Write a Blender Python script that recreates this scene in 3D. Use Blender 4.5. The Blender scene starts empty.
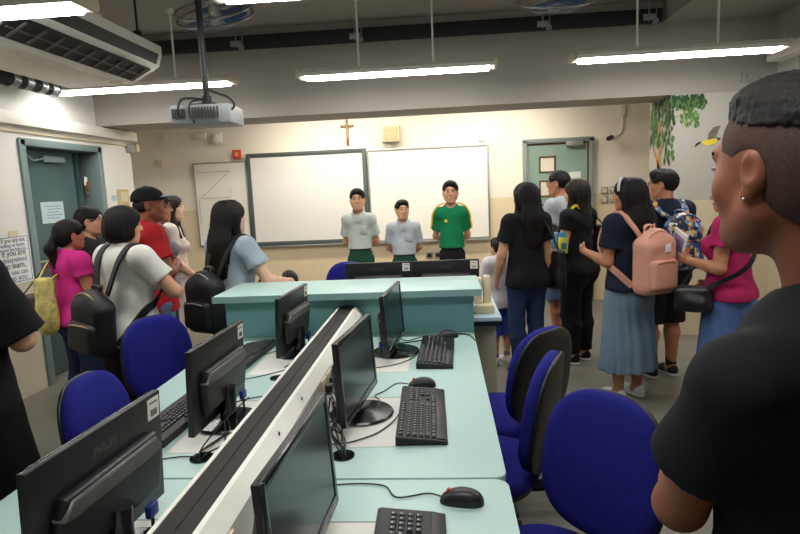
import bpy, bmesh, math, random
import numpy as np
from mathutils import Vector, Matrix

random.seed(7)
sc = bpy.context.scene
C = sc.collection

# ------------------------------------------------------------------ camera, world, exposure
def setup_camera():
    f, pitch, yaw, roll = 576.29, 0.135778963, 0.075114194, -0.0447901633
    cp, sp, cy, sy = math.cos(pitch), math.sin(pitch), math.cos(yaw), math.sin(yaw)
    fwd = Vector((-sy * cp, cy * cp, -sp)); right = Vector((cy, sy, 0)); up = right.cross(fwd)
    c, s = math.cos(roll), math.sin(roll)
    r = c * right + s * up; u = -s * right + c * up
    cam = bpy.data.cameras.new('camera'); o = bpy.data.objects.new('camera', cam); C.objects.link(o)
    cam.sensor_width = 36.0; cam.lens = f / 800 * 36; cam.clip_start = 0.05; cam.clip_end = 60
    m = Matrix(((r.x, u.x, -fwd.x, 0), (r.y, u.y, -fwd.y, 0), (r.z, u.z, -fwd.z, 1.5), (0, 0, 0, 1)))
    o.matrix_world = m
    sc.camera = o
setup_camera()
w = bpy.data.worlds.new('world'); sc.world = w; w.use_nodes = True
w.node_tree.nodes['Background'].inputs[0].default_value = (0.75, 0.8, 0.9, 1)
w.node_tree.nodes['Background'].inputs[1].default_value = 0.05
sc.view_settings.view_transform = 'Standard'; sc.view_settings.look = 'None'
sc.view_settings.gamma = 1.0; sc.view_settings.use_curve_mapping = False
sc.view_settings.exposure = 0.0
LAMP = 32.0          # strength of the room's fluorescent diffusers
LAMP_FRONT = 46.0    # the tubes over the whiteboards, behind the beam
try:
    sc.cycles.use_denoising = True
    sc.cycles.max_bounces = 8; sc.cycles.diffuse_bounces = 5
    sc.cycles.sample_clamp_indirect = 6.0
except Exception:
    pass

# ------------------------------------------------------------------ materials
def lin(c):
    return tuple(((v / 255) / 12.92 if v / 255 <= 0.04045 else ((v / 255 + 0.055) / 1.055) ** 2.4) for v in c[:3])
MATS = {}
def mat(name, rgb, rough=0.6, metal=0.0, var=0.06, scale=8.0, bump=0.0, bscale=200.0, emit=None, strength=0.0, stretch=None, spec=0.5, coat=0.0):
    if name in MATS: return MATS[name]
    m = bpy.data.materials.new(name); m.use_nodes = True; MATS[name] = m
    nt = m.node_tree; b = nt.nodes['Principled BSDF']
    col = lin(rgb)
    tc = nt.nodes.new('ShaderNodeTexCoord'); src = tc.outputs['Object']
    if stretch:
        mp = nt.nodes.new('ShaderNodeMapping'); mp.inputs['Scale'].default_value = stretch
        nt.links.new(src, mp.inputs[0]); src = mp.outputs[0]
    if var > 0:
        n = nt.nodes.new('ShaderNodeTexNoise'); n.inputs['Scale'].default_value = scale; n.inputs['Detail'].default_value = 4
        nt.links.new(src, n.inputs['Vector'])
        r = nt.nodes.new('ShaderNodeValToRGB')
        r.color_ramp.elements[0].position = 0.3; r.color_ramp.elements[1].position = 0.7
        r.color_ramp.elements[0].color = (*[v * (1 - var) for v in col], 1)
        r.color_ramp.elements[1].color = (*[min(1, v * (1 + var)) for v in col], 1)
        nt.links.new(n.outputs[0], r.inputs[0]); nt.links.new(r.outputs[0], b.inputs['Base Color'])
    else:
        b.inputs['Base Color'].default_value = (*col, 1)
    b.inputs['Roughness'].default_value = rough; b.inputs['Metallic'].default_value = metal
    b.inputs['Specular IOR Level'].default_value = spec
    if coat: b.inputs['Coat Weight'].default_value = coat
    if bump > 0:
        n2 = nt.nodes.new('ShaderNodeTexNoise'); n2.inputs['Scale'].default_value = bscale; n2.inputs['Detail'].default_value = 3
        nt.links.new(src, n2.inputs['Vector'])
        bp = nt.nodes.new('ShaderNodeBump'); bp.inputs['Strength'].default_value = bump; bp.inputs['Distance'].default_value = 0.01
        nt.links.new(n2.outputs[0], bp.inputs['Height']); nt.links.new(bp.outputs[0], b.inputs['Normal'])
    if emit:
        b.inputs['Emission Color'].default_value = (*lin(emit), 1); b.inputs['Emission Strength'].default_value = strength
    return m

def wall_mat(name, top, low, zsplit):
    """painted wall: pale upper paint, warmer dado paint below zsplit (a real paint line)"""
    m = mat(name, top, 0.7, var=0.02, scale=1.5, bump=0.04, bscale=60)
    nt = m.node_tree; b = nt.nodes['Principled BSDF']
    ge = nt.nodes.new('ShaderNodeNewGeometry'); sp = nt.nodes.new('ShaderNodeSeparateXYZ')
    nt.links.new(ge.outputs['Position'], sp.inputs[0])
    gt = nt.nodes.new('ShaderNodeMath'); gt.operation = 'GREATER_THAN'; gt.inputs[1].default_value = zsplit
    nt.links.new(sp.outputs['Z'], gt.inputs[0])
    mx = nt.nodes.new('ShaderNodeMix'); mx.data_type = 'RGBA'
    nt.links.new(gt.outputs[0], mx.inputs[0])
    mx.inputs[6].default_value = (*lin(low), 1)
    old = b.inputs['Base Color'].links[0].from_socket
    nt.links.new(old, mx.inputs[7]); nt.links.new(mx.outputs[2], b.inputs['Base Color'])
    return m

def hair_mat(name, rgb):
    return mat(name, rgb, 0.55, var=0.35, scale=9, bump=0.35, bscale=40, stretch=(9, 9, 1.0), spec=0.22)

def skin(name, rgb): return mat(name, rgb, 0.5, var=0.05, scale=30, bump=0.03, bscale=250, spec=0.4)
def cloth(name, rgb, var=0.07): return mat(name, rgb, 0.85, var=var, scale=14, bump=0.12, bscale=300, spec=0.2)

M_CREAM = wall_mat('front wall paint', (236, 229, 213), (226, 207, 172), 1.33)
M_LEFTW = wall_mat('left wall paint', (226, 224, 218), (200, 192, 172), 0.95)
M_COLW = wall_mat('column paint', (176, 172, 163), (205, 190, 160), 1.27)  # same paint as the beam; upper colour lightened to stand for lamplight
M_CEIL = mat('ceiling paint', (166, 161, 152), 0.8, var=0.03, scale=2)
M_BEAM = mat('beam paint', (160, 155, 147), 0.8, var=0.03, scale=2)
M_BLACKTRUNK = mat('black trunking', (24, 26, 28), 0.6)
M_TEAL = mat('teal laminate', (178, 208, 203), 0.35, var=0.02, scale=3, spec=0.5)
M_TEALP = mat('teal panel', (122, 172, 174), 0.45, var=0.03, scale=3)
M_TEALEDGE = mat('teal edge band', (150, 196, 194), 0.45, var=0.02)
M_INSERT = mat('pale desk insert', (222, 220, 214), 0.45, var=0.02)
M_LBLUE = mat('pale blue laminate', (186, 208, 222), 0.4, var=0.02)
M_BLACK = mat('black plastic', (20, 21, 23), 0.42, var=0.05, bump=0.05, bscale=400)
M_GLOSS = mat('glossy black plastic', (10, 11, 12), 0.22, var=0, spec=0.6)
M_KEY = mat('key plastic', (52, 53, 56), 0.5, var=0.03)
M_SCREEN = mat('dark glossy screen', (22, 36, 36), 0.22, var=0, spec=0.6)
M_BULGE = mat('dark grey plastic', (74, 73, 72), 0.38, var=0.05)
M_WHITEP = mat('white plastic', (228, 225, 216), 0.4, var=0.02)
M_CREAMP = mat('cream plastic', (212, 200, 168), 0.45, var=0.03)
M_GREYP = mat('grey plastic', (150, 150, 150), 0.45, var=0.03)
M_STRIP = mat('dark grey cable cover', (44, 41, 41), 0.65, var=0.06, scale=4, spec=0.25)
M_WHITE = mat('white paint', (232, 230, 222), 0.5, var=0.02)
M_BOARD = mat('whiteboard surface', (240, 236, 226), 0.35, var=0.01, scale=1)
M_BOARDB = mat('interactive board surface', (234, 231, 224), 0.5, var=0.01, scale=1)
M_FRAMEG = mat('grey green frame', (78, 88, 88), 0.4, var=0.02)
M_ALU = mat('aluminium', (172, 172, 168), 0.35, metal=0.7, var=0.02)
M_DOORG = mat('green door paint', (136, 160, 148), 0.5, var=0.04, scale=3)
M_DOORF = mat('grey door frame paint', (124, 134, 130), 0.5, var=0.03)
M_DOORT = mat('dark teal door paint', (60, 86, 88), 0.5, var=0.05, scale=3)
M_DOORTF = mat('teal grey frame paint', (112, 130, 130), 0.5, var=0.03)
M_BROWN = mat('brown door edge', (92, 66, 46), 0.6)
M_DARK = mat('dark opening', (18, 20, 20), 0.9, var=0)
M_PAPER = mat('paper', (226, 226, 222), 0.8, var=0.02)
M_BLUEPAPER = mat('pale blue paper', (176, 194, 200), 0.8, var=0.02)
M_INK = mat('black ink', (30, 30, 42), 0.8, var=0)
M_INKB = mat('blue grey ink', (88, 98, 146), 0.8, var=0)
M_RED = mat('red plastic', (206, 66, 42), 0.4)
M_CHAIR = mat('blue chair fabric', (34, 36, 122), 0.9, var=0.1, scale=60, bump=0.15, bscale=500, spec=0.15)
M_CHROME = mat('chrome', (200, 200, 200), 0.2, metal=1.0, var=0)
M_SILVER = mat('silver beads', (210, 208, 200), 0.2, metal=1.0, var=0)
M_FANBLUE = mat('blue fan blade', (70, 112, 165), 0.4)
M_STEEL = mat('steel wire', (130, 132, 134), 0.35, metal=0.8, var=0)
M_COPPER = mat('wooden brown', (140, 80, 44), 0.5, var=0.1)
M_PIPE = mat('black foam lagging', (38, 40, 42), 0.8)
M_TAPE = mat('silver tape', (150, 152, 154), 0.4, metal=0.6, bump=0.3, bscale=60)
M_LENS = mat('lit fluorescent diffuser', (240, 245, 250), 0.5, var=0, emit=(253, 251, 246), strength=LAMP)
M_LENSF = mat('lit front diffuser', (255, 246, 230), 0.5, var=0, emit=(255, 246, 232), strength=LAMP_FRONT)
M_ENDCAP = mat('cream lamp end cap', (206, 198, 172), 0.5, var=0.02)
M_EYE = mat('eye white', (176, 166, 156), 0.3, var=0)
M_IRIS = mat('dark iris', (22, 14, 10), 0.2, var=0)
M_LIP = mat('lip', (160, 92, 82), 0.5, var=0.03)

def floor_mat():
    m = mat('grey vinyl floor', (128, 126, 116), 0.4, var=0.12, scale=3)
    nt = m.node_tree; b = nt.nodes['Principled BSDF']
    n = nt.nodes.new('ShaderNodeTexNoise'); n.inputs['Scale'].default_value = 90; n.inputs['Detail'].default_value = 6
    old = b.inputs['Base Color'].links[0].from_socket
    mx = nt.nodes.new('ShaderNodeMix'); mx.data_type = 'RGBA'; mx.blend_type = 'MULTIPLY'; mx.inputs[0].default_value = 0.5
    tc = nt.nodes.new('ShaderNodeTexCoord'); nt.links.new(tc.outputs['Object'], n.inputs['Vector'])
    nt.links.new(old, mx.inputs[6]); nt.links.new(n.outputs[0], mx.inputs[7]); nt.links.new(mx.outputs[2], b.inputs['Base Color'])
    return m
M_FLOOR = floor_mat()

# ------------------------------------------------------------------ object helpers
def link(name, me, material=None, parent=None):
    o = bpy.data.objects.new(name, me); C.objects.link(o)
    if material is not None and not me.materials:
        for mm in (material if isinstance(material, (list, tuple)) else [material]): me.materials.append(mm)
    if parent is not None: o.parent = parent
    return o
def tag(o, label, cat, group=None, kind=None):
    o['label'] = label; o['category'] = cat
    if group: o['group'] = group
    if kind: o['kind'] = kind
    return o
def thing(name, label, cat, loc=(0, 0, 0), rz=0.0, group=None):
    o = bpy.data.objects.new(name, None); C.objects.link(o)
    o.location = loc; o.rotation_euler = (0, 0, rz); o.empty_display_size = 0.05
    return tag(o, label, cat, group)

class MB:
    def __init__(self): self.bm = bmesh.new()
    def _xf(self, vs, M):
        bmesh.ops.transform(self.bm, matrix=M, verts=vs)
    def box(self, c, s, rot=None, bev=0.0, seg=2):
        g = bmesh.ops.create_cube(self.bm, size=1.0); vs = g['verts']
        bmesh.ops.scale(self.bm, vec=s, verts=vs)
        if bev > 0:
            es = list({e for v in vs for e in v.link_edges})
            r = bmesh.ops.bevel(self.bm, geom=es, offset=min(bev, 0.49 * min(s)), segments=seg, profile=0.5, affect='EDGES')
            vs = list({v for f in r['faces'] for v in f.verts} | {v for v in vs if v.is_valid})
            vs = list({v for v in vs})
            # all verts connected to this box
            seen = set(vs); st = list(vs)
            while st:
                v = st.pop()
                for e in v.link_edges:
                    q = e.other_vert(v)
                    if q not in seen: seen.add(q); st.append(q)
            vs = list(seen)
        M = Matrix.Translation(c)
        if rot is not None: M = M @ rot.to_4x4()
        self._xf(vs, M); return self
    def cyl(self, a, b, r1, r2=None, n=20, caps=True):
        a, b = Vector(a), Vector(b); r2 = r1 if r2 is None else r2
        d = b - a; L = d.length
        g = bmesh.ops.create_cone(self.bm, cap_ends=caps, segments=n, radius1=r1, radius2=r2, depth=L)
        M = Matrix.Translation((a + b) / 2) @ d.to_track_quat('Z', 'Y').to_matrix().to_4x4()
        self._xf(g['verts'], M); return self
    def sph(self, c, r, n=16, m=10, rot=None):
        g = bmesh.ops.create_uvsphere(self.bm, u_segments=n, v_segments=m, radius=1.0)
        r = (r, r, r) if not hasattr(r, '__len__') else r
        M = Matrix.Translation(c)
        if rot is not None: M = M @ rot.to_4x4()
        self._xf(g['verts'], M @ Matrix.Diagonal((*r, 1))); return self
    def poly(self, pts):
        self.bm.faces.new([self.bm.verts.new(p) for p in pts]); return self
    def prism(self, pts2, h, M=None, bev=0.0):
        """closed 2-d outline in local XY extruded along local Z by h, then moved by M"""
        n = len(pts2)
        lo = [self.bm.verts.new((x, y, 0)) for x, y in pts2]; hi = [self.bm.verts.new((x, y, h)) for x, y in pts2]
        fs = [self.bm.faces.new(lo[::-1]), self.bm.faces.new(hi)]
        for i in range(n): fs.append(self.bm.faces.new((lo[i], lo[(i + 1) % n], hi[(i + 1) % n], hi[i])))
        vs = lo + hi
        if bev > 0:
            es = list({e for f in fs[:2] for e in f.edges})
            r = bmesh.ops.bevel(self.bm, geom=es, offset=bev, segments=3, profile=0.6, affect='EDGES')
            seen = {v for f in r['faces'] for v in f.verts}; st = list(seen)
            while st:
                v = st.pop()
                for e in v.link_edges:
                    q = e.other_vert(v)
                    if q not in seen: seen.add(q); st.append(q)
            vs = list(seen)
        if M is not None: self._xf(vs, M)
        return self
    def lathe(self, prof, c=(0, 0, 0), n=28, M=None):
        rings = []
        for r, z in prof:
            rings.append([self.bm.verts.new((r * math.cos(2 * math.pi * i / n), r * math.sin(2 * math.pi * i / n), z)) for i in range(n)])
        for a, b in zip(rings, rings[1:]):
            for i in range(n): self.bm.faces.new((a[i], a[(i + 1) % n], b[(i + 1) % n], b[i]))
        self.bm.faces.new(rings[0][::-1]); self.bm.faces.new(rings[-1])
        self._xf([v for r in rings for v in r], Matrix.Translation(c) @ (M.to_4x4() if M else Matrix()))
        return self
    def tube(self, pts, r, n=8, closed=False):
        pts = [Vector(p) for p in pts]; N = len(pts); rings = []
        up = Vector((0.13, 0.21, 0.97)).normalized()
        for i, p in enumerate(pts):
            if closed: t = pts[(i + 1) % N] - pts[i - 1]
            else: t = pts[min(i + 1, N - 1)] - pts[max(i - 1, 0)]
            t.normalize(); x = t.cross(up)
            if x.length < 1e-3: x = t.cross(Vector((1, 0, 0)))
            x.normalize(); y = x.cross(t)
            rr = r[i] if hasattr(r, '__len__') else r
            rings.append([self.bm.verts.new(p + rr * (math.cos(2 * math.pi * k / n) * x + math.sin(2 * math.pi * k / n) * y)) for k in range(n)])
        prs = list(zip(rings, rings[1:])) + ([(rings[-1], rings[0])] if closed else [])
        for a, b in prs:
            for k in range(n): self.bm.faces.new((a[k], a[(k + 1) % n], b[(k + 1) % n], b[k]))
        if not closed: self.bm.faces.new(rings[0][::-1]); self.bm.faces.new(rings[-1])
        return self
    def ribbon(self, pts, nrm, wd, th):
        """flat strap along pts; nrm[i] is the outward direction, wd its width, th its thickness"""
        pts = [Vector(p) for p in pts]; N = len(pts); rings = []
        for i, p in enumerate(pts):
            t = (pts[min(i + 1, N - 1)] - pts[max(i - 1, 0)]).normalized(); n = Vector(nrm[i]).normalized()
            s = t.cross(n).normalized(); n = s.cross(t)
            rings.append([self.bm.verts.new(p + a * wd / 2 * s + b * th / 2 * n) for a, b in ((-1, -1), (1, -1), (1, 1), (-1, 1))])
        for a, b in zip(rings, rings[1:]):
            for k in range(4): self.bm.faces.new((a[k], a[(k + 1) % 4], b[(k + 1) % 4], b[k]))
        self.bm.faces.new(rings[0][::-1]); self.bm.faces.new(rings[-1])
        return self
    def mesh(self, name, smooth=True, angle=40):
        bmesh.ops.recalc_face_normals(self.bm, faces=self.bm.faces)
        me = bpy.data.meshes.new(name); self.bm.to_mesh(me); self.bm.free()
        if smooth:
            me.polygons.foreach_set('use_smooth', [True] * len(me.polygons))
            try: me.set_sharp_from_angle(angle=math.radians(angle))
            except Exception: pass
        return me
    def build(self, name, material, parent=None, smooth=True, angle=40):
        return link(name, self.mesh(name, smooth, angle), material, parent)
def RX(a): return Matrix.Rotation(a, 3, 'X')
def RY(a): return Matrix.Rotation(a, 3, 'Y')
def RZ(a): return Matrix.Rotation(a, 3, 'Z')
def smooth_path(pts, n=6):
    """Catmull-Rom through pts"""
    P = [Vector(p) for p in pts]; P = [2 * P[0] - P[1]] + P + [2 * P[-1] - P[-2]]; out = []
    for i in range(1, len(P) - 2):
        for k in range(n):
            t = k / n
            out.append(0.5 * ((2 * P[i]) + (P[i + 1] - P[i - 1]) * t + (2 * P[i - 1] - 5 * P[i] + 4 * P[i + 1] - P[i + 2]) * t * t + (3 * P[i] - P[i - 1] - 3 * P[i + 1] + P[i + 2]) * t ** 3))
    out.append(P[-2]); return out
def box_obj(name, lo, hi, material, parent=None, bev=0.0):
    lo, hi = Vector(lo), Vector(hi)
    return MB().box((lo + hi) / 2, tuple(hi - lo), bev=bev).build(name, material, parent)
def struct(name, lo, hi, material, bev=0.0):
    o = box_obj(name, lo, hi, material, None, bev); o['kind'] = 'structure'; return o
def text(name, body, size, M, material, parent=None, ext=0.0006, align='CENTER'):
    cu = bpy.data.curves.new(name, 'FONT'); cu.body = body; cu.size = size; cu.extrude = ext
    cu.align_x = align; cu.align_y = 'CENTER'
    tmp = bpy.data.objects.new(name + '_curve', cu); C.objects.link(tmp)
    bpy.context.view_layer.update()
    me = bpy.data.meshes.new_from_object(tmp.evaluated_get(bpy.context.evaluated_depsgraph_get()))
    bpy.data.objects.remove(tmp); bpy.data.curves.remove(cu)
    me.materials.clear(); me.materials.append(material)
    o = link(name, me, None, parent)
    o.matrix_local = M
    return o
def copy_tree(o, parent=None):
    c = o.copy(); C.objects.link(c)
    if parent is not None: c.parent = parent
    for ch in list(o.children): copy_tree(ch, c)
    return c

# ------------------------------------------------------------------ room shell
XL, XR, FW, CEIL = -3.30, 3.00, 7.267, 3.03
struct('floor', (-4.1, -2.2, -0.05), (3.2, 7.4, 0.0), M_FLOOR)
struct('ceiling', (-4.1, -2.2, CEIL), (3.2, 7.4, CEIL + 0.08), M_CEIL)
struct('wall_front', (-4.1, FW, 0), (3.2, FW + 0.1, CEIL), M_CREAM)
struct('wall_back', (-4.1, -2.2, 0), (3.2, -2.1, CEIL), M_LEFTW)
# left wall with the doorway cut out of it (door Y 4.45..5.45, 2.0 high)
def left_wall():
    m = MB()
    m.box((XL - 0.1, (4.46 - 2.2) / 2, CEIL / 2), (0.2, 4.46 + 2.2, CEIL))
    m.box((XL - 0.1, (5.46 + 6.08) / 2, CEIL / 2), (0.2, 0.62, CEIL))
    m.box((XL - 0.1, 4.96, (2.0 + CEIL) / 2), (0.2, 1.0, CEIL - 2.0))
    o = m.build('wall_left', M_LEFTW); o['kind'] = 'structure'
left_wall()
struct('wall_alcove', (-4.1, 6.0, 0), (-4.0, FW, CEIL), M_LEFTW)
struct('wall_alcove_return', (-4.1, 5.98, 0), (XL - 0.2, 6.08, CEIL), M_LEFTW)
struct('wall_corridor', (-4.1, 4.2, 0), (-4.0, 5.98, CEIL), M_DARK)  # near-black colour stands in for the darkness of the corridor
# right wall with a window high up beside the column
def right_wall():
    m = MB()
    x = XR + 0.06
    m.box((x, (5.5 + 6.1) / 2 + 0.0, CEIL / 2), (0.12, 1.2, CEIL))
    m.box((x, 1.3, 0.55), (0.12, 7.4, 1.1))
    m.box((x, 1.3, (2.44 + CEIL) / 2), (0.12, 7.4, CEIL - 2.44))
    m.box((x, -0.6, 1.77), (0.12, 3.4, 1.34))
    m.box((x, 5.1, 1.77), (0.12, 0.4, 1.34)) if False else None
    o = m.build('wall_right', M_COLW); o['kind'] = 'structure'
right_wall()
struct('wall_right_alcove', (3.06, 6.1, 0), (3.18, FW, CEIL), M_CREAM)
struct('column_right', (2.10, 5.50, 0), (3.12, 6.03, CEIL), M_COLW)
struct('beam_front', (-4.05, 5.50, 2.222), (2.10, 6.00, CEIL), M_BEAM)
struct('beam_right_top', (2.098, 5.498, 2.222), (3.12, 6.00, CEIL), M_BEAM)
struct('beam_right', (2.02, -2.1, 2.853), (XR, 5.498, CEIL), M_CEIL)
struct('trim_dado_front', (-4.0, FW - 0.006, 0.0), (1.0, FW, 0.09), M_FRAMEG)
def win():
    w = thing('window_1', 'wide window with pale mottled blind at the right edge', 'window', (XR, 0, 0))
    w['kind'] = 'structure'
    fr = MB()
    for y in (1.1, 3.2, 5.28): fr.box((0.06, y, 1.77), (0.05, 0.05, 1.34))
    for z in (1.12, 2.42): fr.box((0.06, 3.19, z), (0.05, 4.2, 0.05))
    fr.build('window_frame', M_ALU, w)
    MB().box((0.075, 3.2, 1.77), (0.01, 4.2, 1.3)).build('frosted_pane', mat('mottled frosted glass', (150, 152, 156), 0.5, var=0.35, scale=40), w)
win()
struct('trim_pelmet', (2.86, 1.0, 2.44), (XR, 5.42, 2.54), M_WHITE, 0.005)

# black trunking along the top of the beam, with its hangers
def trunking():
    t = thing('black_trunking', 'long black cable tray along the top of the ceiling beam', 'cable tray', (-1.0, 5.44, 2.84))
    MB().box((0.35, 0.02, 0.057), (5.26, 0.08, 0.112), bev=0.004).build('tray', M_BLACKTRUNK, t)
    for x in (-0.82, 0.28, 1.95, 2.86):
        h = MB()
        h.cyl((x, -0.045, 0.19), (x, -0.045, 0.0), 0.007); h.box((x, -0.05, 0.035), (0.10, 0.03, 0.05), bev=0.006)
        h.box((x + 0.05, -0.055, -0.005), (0.05, 0.03, 0.04), bev=0.005)
        h.cyl((x + 0.06, -0.045, 0.15), (x + 0.06, -0.045, 0.0), 0.005)
        h.build('hanger_bracket', M_GREYP, t)
trunking()

# ceiling lights
def ceiling_light(x, y, label, rods=True, zb=2.41, lens=None, L=1.55):
    t = thing('fluorescent_light', label, 'ceiling light', (x, y, zb), 0, 'fluorescent ceiling lights')
    h = MB(); Wd = 0.17
    M = Matrix.Translation((-L / 2, 0, 0)) @ Matrix(((0, 0, 1, 0), (1, 0, 0, 0), (0, 1, 0, 0), (0, 0, 0, 1)))
    h.prism([(-Wd / 2, 0.012), (Wd / 2, 0.012), (Wd / 2, 0.04), (Wd / 2 - 0.04, 0.075), (-Wd / 2 + 0.04, 0.075), (-Wd / 2, 0.04)], L, M)
    h.build('housing', M_WHITEP, t)
    d = MB()
    d.prism([(-Wd / 2 + 0.012, 0.013), (Wd / 2 - 0.012, 0.013), (Wd / 2 - 0.03, -0.006), (-Wd / 2 + 0.03, -0.006)], L - 0.07, Matrix.Translation((0.035, 0, 0)) @ M)
    d.build('diffuser', lens or M_LENS, t)
    for s in (-1, 1):
        e = MB(); e.box((s * (L / 2 + 0.012), 0, 0.038), (0.05, Wd + 0.006, 0.066), bev=0.018, seg=3); e.build('end_cap', M_ENDCAP, t)
        if rods:
            MB().cyl((s * 0.3, 0, 0.075), (s * 0.3, 0, CEIL - zb), 0.009, n=10).cyl((s * 0.3, 0, CEIL - zb - 0.03), (s * 0.3, 0, CEIL - zb), 0.03, n=14).build('hanging_rod', M_WHITE, t)
    return t
ceiling_light(-0.32, 4.80, 'lit fluorescent light on two rods, middle of the far row before the beam')
ceiling_light(1.85, 4.75, 'lit fluorescent light of the far row nearest the tree mural')
ceiling_light(-2.45, 4.80, 'lit fluorescent light behind the hanging projector, beside the left wall')
ceiling_light(-2.44, 2.78, 'near lit fluorescent light at the top left corner, under the air conditioner')
ceiling_light(-0.24, 2.78, 'near lit fluorescent light cut off by the top edge beside the fan')
ceiling_light(1.96, 2.78, 'near fluorescent light over the right side of the room')
ceiling_light(-0.24, 0.76, 'unseen fluorescent light added overhead to brighten the near benches')  # unseen lamp, added to brighten the near benches and the foreground man
for x in (-1.25, 0.55):
    t = ceiling_light(x, 6.55, 'fluorescent light over the whiteboards hidden behind the beam', True, 2.52, M_LENSF)

# ------------------------------------------------------------------ front wall fittings
def board(name, label, x0, x1, z0, z1, fm, sm, fw, depth=0.03, tray=None):
    t = thing(name, label, 'whiteboard', ((x0 + x1) / 2, FW, z0))
    W, Hh = x1 - x0, z1 - z0
    MB().box((0, -depth / 2, Hh / 2), (W - fw, depth * 0.7, Hh - fw)).build('panel', sm, t)
    f = MB()
    for s in (-1, 1): f.box((s * (W / 2 - fw / 2), -depth / 2 - 0.003, Hh / 2), (fw, depth, Hh), bev=0.004)
    for z in (fw / 2, Hh - fw / 2): f.box((0, -depth / 2 - 0.003, z), (W - 2 * fw, depth, fw), bev=0.004)
    f.build('frame', fm, t)
    if tray: MB().box((0, -0.04, -0.012), (W * tray, 0.06, 0.018), bev=0.004).build('pen_tray', M_ALU, t)
    return t
board('interactive_whiteboard', 'interactive whiteboard with thick grey green frame, in the middle of the front wall', -2.425, -0.905, 0.845, 2.01, M_FRAMEG, M_BOARDB, 0.05, 0.05, 0.98)
board('whiteboard', 'plain whiteboard with thin pale frame, right of the dark framed board', -0.895, 0.606, 0.835, 1.985, M_ALU, M_BOARD, 0.022, 0.03, 0.99)
lb = board('whiteboard', 'narrow whiteboard with faint drawn lines, left of the dark framed board', -3.13, -2.435, 0.86, 1.93, M_ALU, M_BOARD, 0.018, 0.03)
m = MB()
for a, b in (((-0.29, 0.95), (0.12, 0.95)), ((0.12, 0.95), (-0.28, 0.62)), ((-0.28, 0.62), (0.12, 0.62)), ((0.12, 0.66), (0.12, 0.72)), ((-0.3, 0.3), (-0.3, 0.62))):
    m.tube([(a[0], -0.029, a[1]), (b[0], -0.029, b[1])], 0.0025, 6)
m.build('drawn_lines', mat('faint marker', (150, 150, 146), 0.7, var=0), lb)

def crucifix():
    t = thing('crucifix', 'small brown wooden crucifix above the dark framed board', 'crucifix', (-1.127, FW, 2.05))
    MB().box((0, -0.012, 0.16), (0.026, 0.02, 0.32), bev=0.003).box((0, -0.012, 0.24), (0.165, 0.02, 0.026), bev=0.003).build('cross', M_COPPER, t)
    MB().sph((0, -0.03, 0.255), 0.013).tube([(-0.065, -0.027, 0.245), (0, -0.028, 0.225), (0.065, -0.027, 0.245)], 0.006).tube([(0, -0.03, 0.235), (0.004, -0.03, 0.16), (0, -0.027, 0.09)], [0.013, 0.010, 0.006]).build('figure', mat('pale figure', (196, 170, 130), 0.5), t)
crucifix()
def wall_speaker():
    t = thing('wall_speaker', 'square cream wall speaker right of the crucifix', 'speaker', (-0.585, FW, 2.065))
    MB().box((0, -0.05, 0.105), (0.225, 0.1, 0.205), bev=0.008).build('case', M_CREAMP, t)
    MB().box((0, -0.102, 0.105), (0.18, 0.006, 0.16), bev=0.002).build('grille', mat('woven grille', (196, 180, 140), 0.8, var=0.2, scale=120), t)
    MB().box((-0.03, -0.02, -0.03), (0.06, 0.04, 0.05), bev=0.004).build('junction_box', M_WHITEP, t)
wall_speaker()
tag(MB().box((0.52, FW - 0.015, 2.075), (0.05, 0.03, 0.095), bev=0.006).build('wall_sensor', M_WHITEP), 'small white sensor box above the plain whiteboard', 'sensor')
def fire_alarm():
    t = thing('fire_alarm', 'square red fire alarm call point left of the dark framed board', 'fire alarm', (-2.545, FW, 1.955))
    MB().box((0, -0.02, 0.058), (0.105, 0.04, 0.115), bev=0.006).build('case', M_RED, t)
    MB().box((0, -0.042, 0.06), (0.05, 0.006, 0.05), bev=0.002).build('glass_panel', mat('alarm face', (230, 150, 120), 0.3), t)
fire_alarm()
tag(MB().box((-3.0, FW - 0.02, 2.27), (0.16, 0.04, 0.08), bev=0.008).build('junction_box', M_WHITEP), 'low white junction box high on the front wall below the projector', 'junction box')
def sounder():
    t = thing('wall_sounder', 'round fronted white alarm sounder beside the white junction box', 'sounder', (-2.79, FW, 2.16))
    MB().box((0, -0.02, 0.07), (0.14, 0.04, 0.14), bev=0.012).build('case', M_WHITEP, t)
    MB().sph((0, -0.04, 0.06), (0.06, 0.035, 0.06)).build('dome', M_WHITEP, t)
sounder()
tag(MB().box((-3.476, FW - 0.012, 2.265), (0.09, 0.024, 0.085), bev=0.006).build('blank_plate', M_WHITEP), 'square blank wall plate at the far left of the front wall', 'wall plate')
tag(MB().box((-3.58, FW - 0.012, 1.95), (0.09, 0.024, 0.09), bev=0.006).build('blank_plate', M_CREAMP), 'cream blank plate lower on the front wall by the left corner', 'wall plate')
def cctv():
    t = thing('security_camera', 'black bullet security camera right of the green door', 'camera', (2.06, FW, 1.96))
    MB().cyl((0.0, -0.09, 0.03), (-0.06, -0.16, 0.01), 0.028).cyl((-0.062, -0.162, 0.009), (-0.066, -0.168, 0.008), 0.02).build('barrel', M_BLACK, t)
    MB().cyl((0.02, 0, 0.04), (0.01, -0.09, 0.03), 0.012).build('mount', M_BLACK, t)
    m = MB(); m.tube(smooth_path([(0.05, -0.012, 0.05), (0.12, -0.012, 0.08), (0.145, -0.012, 0.14), (0.145, -0.012, 0.30)]), 0.008)
    m.build('conduit', M_WHITEP, t)
    MB().box((0.145, -0.015, 0.34), (0.08, 0.03, 0.12), bev=0.015).build('junction_box', M_WHITEP, t)
cctv()
i = 0
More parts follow.
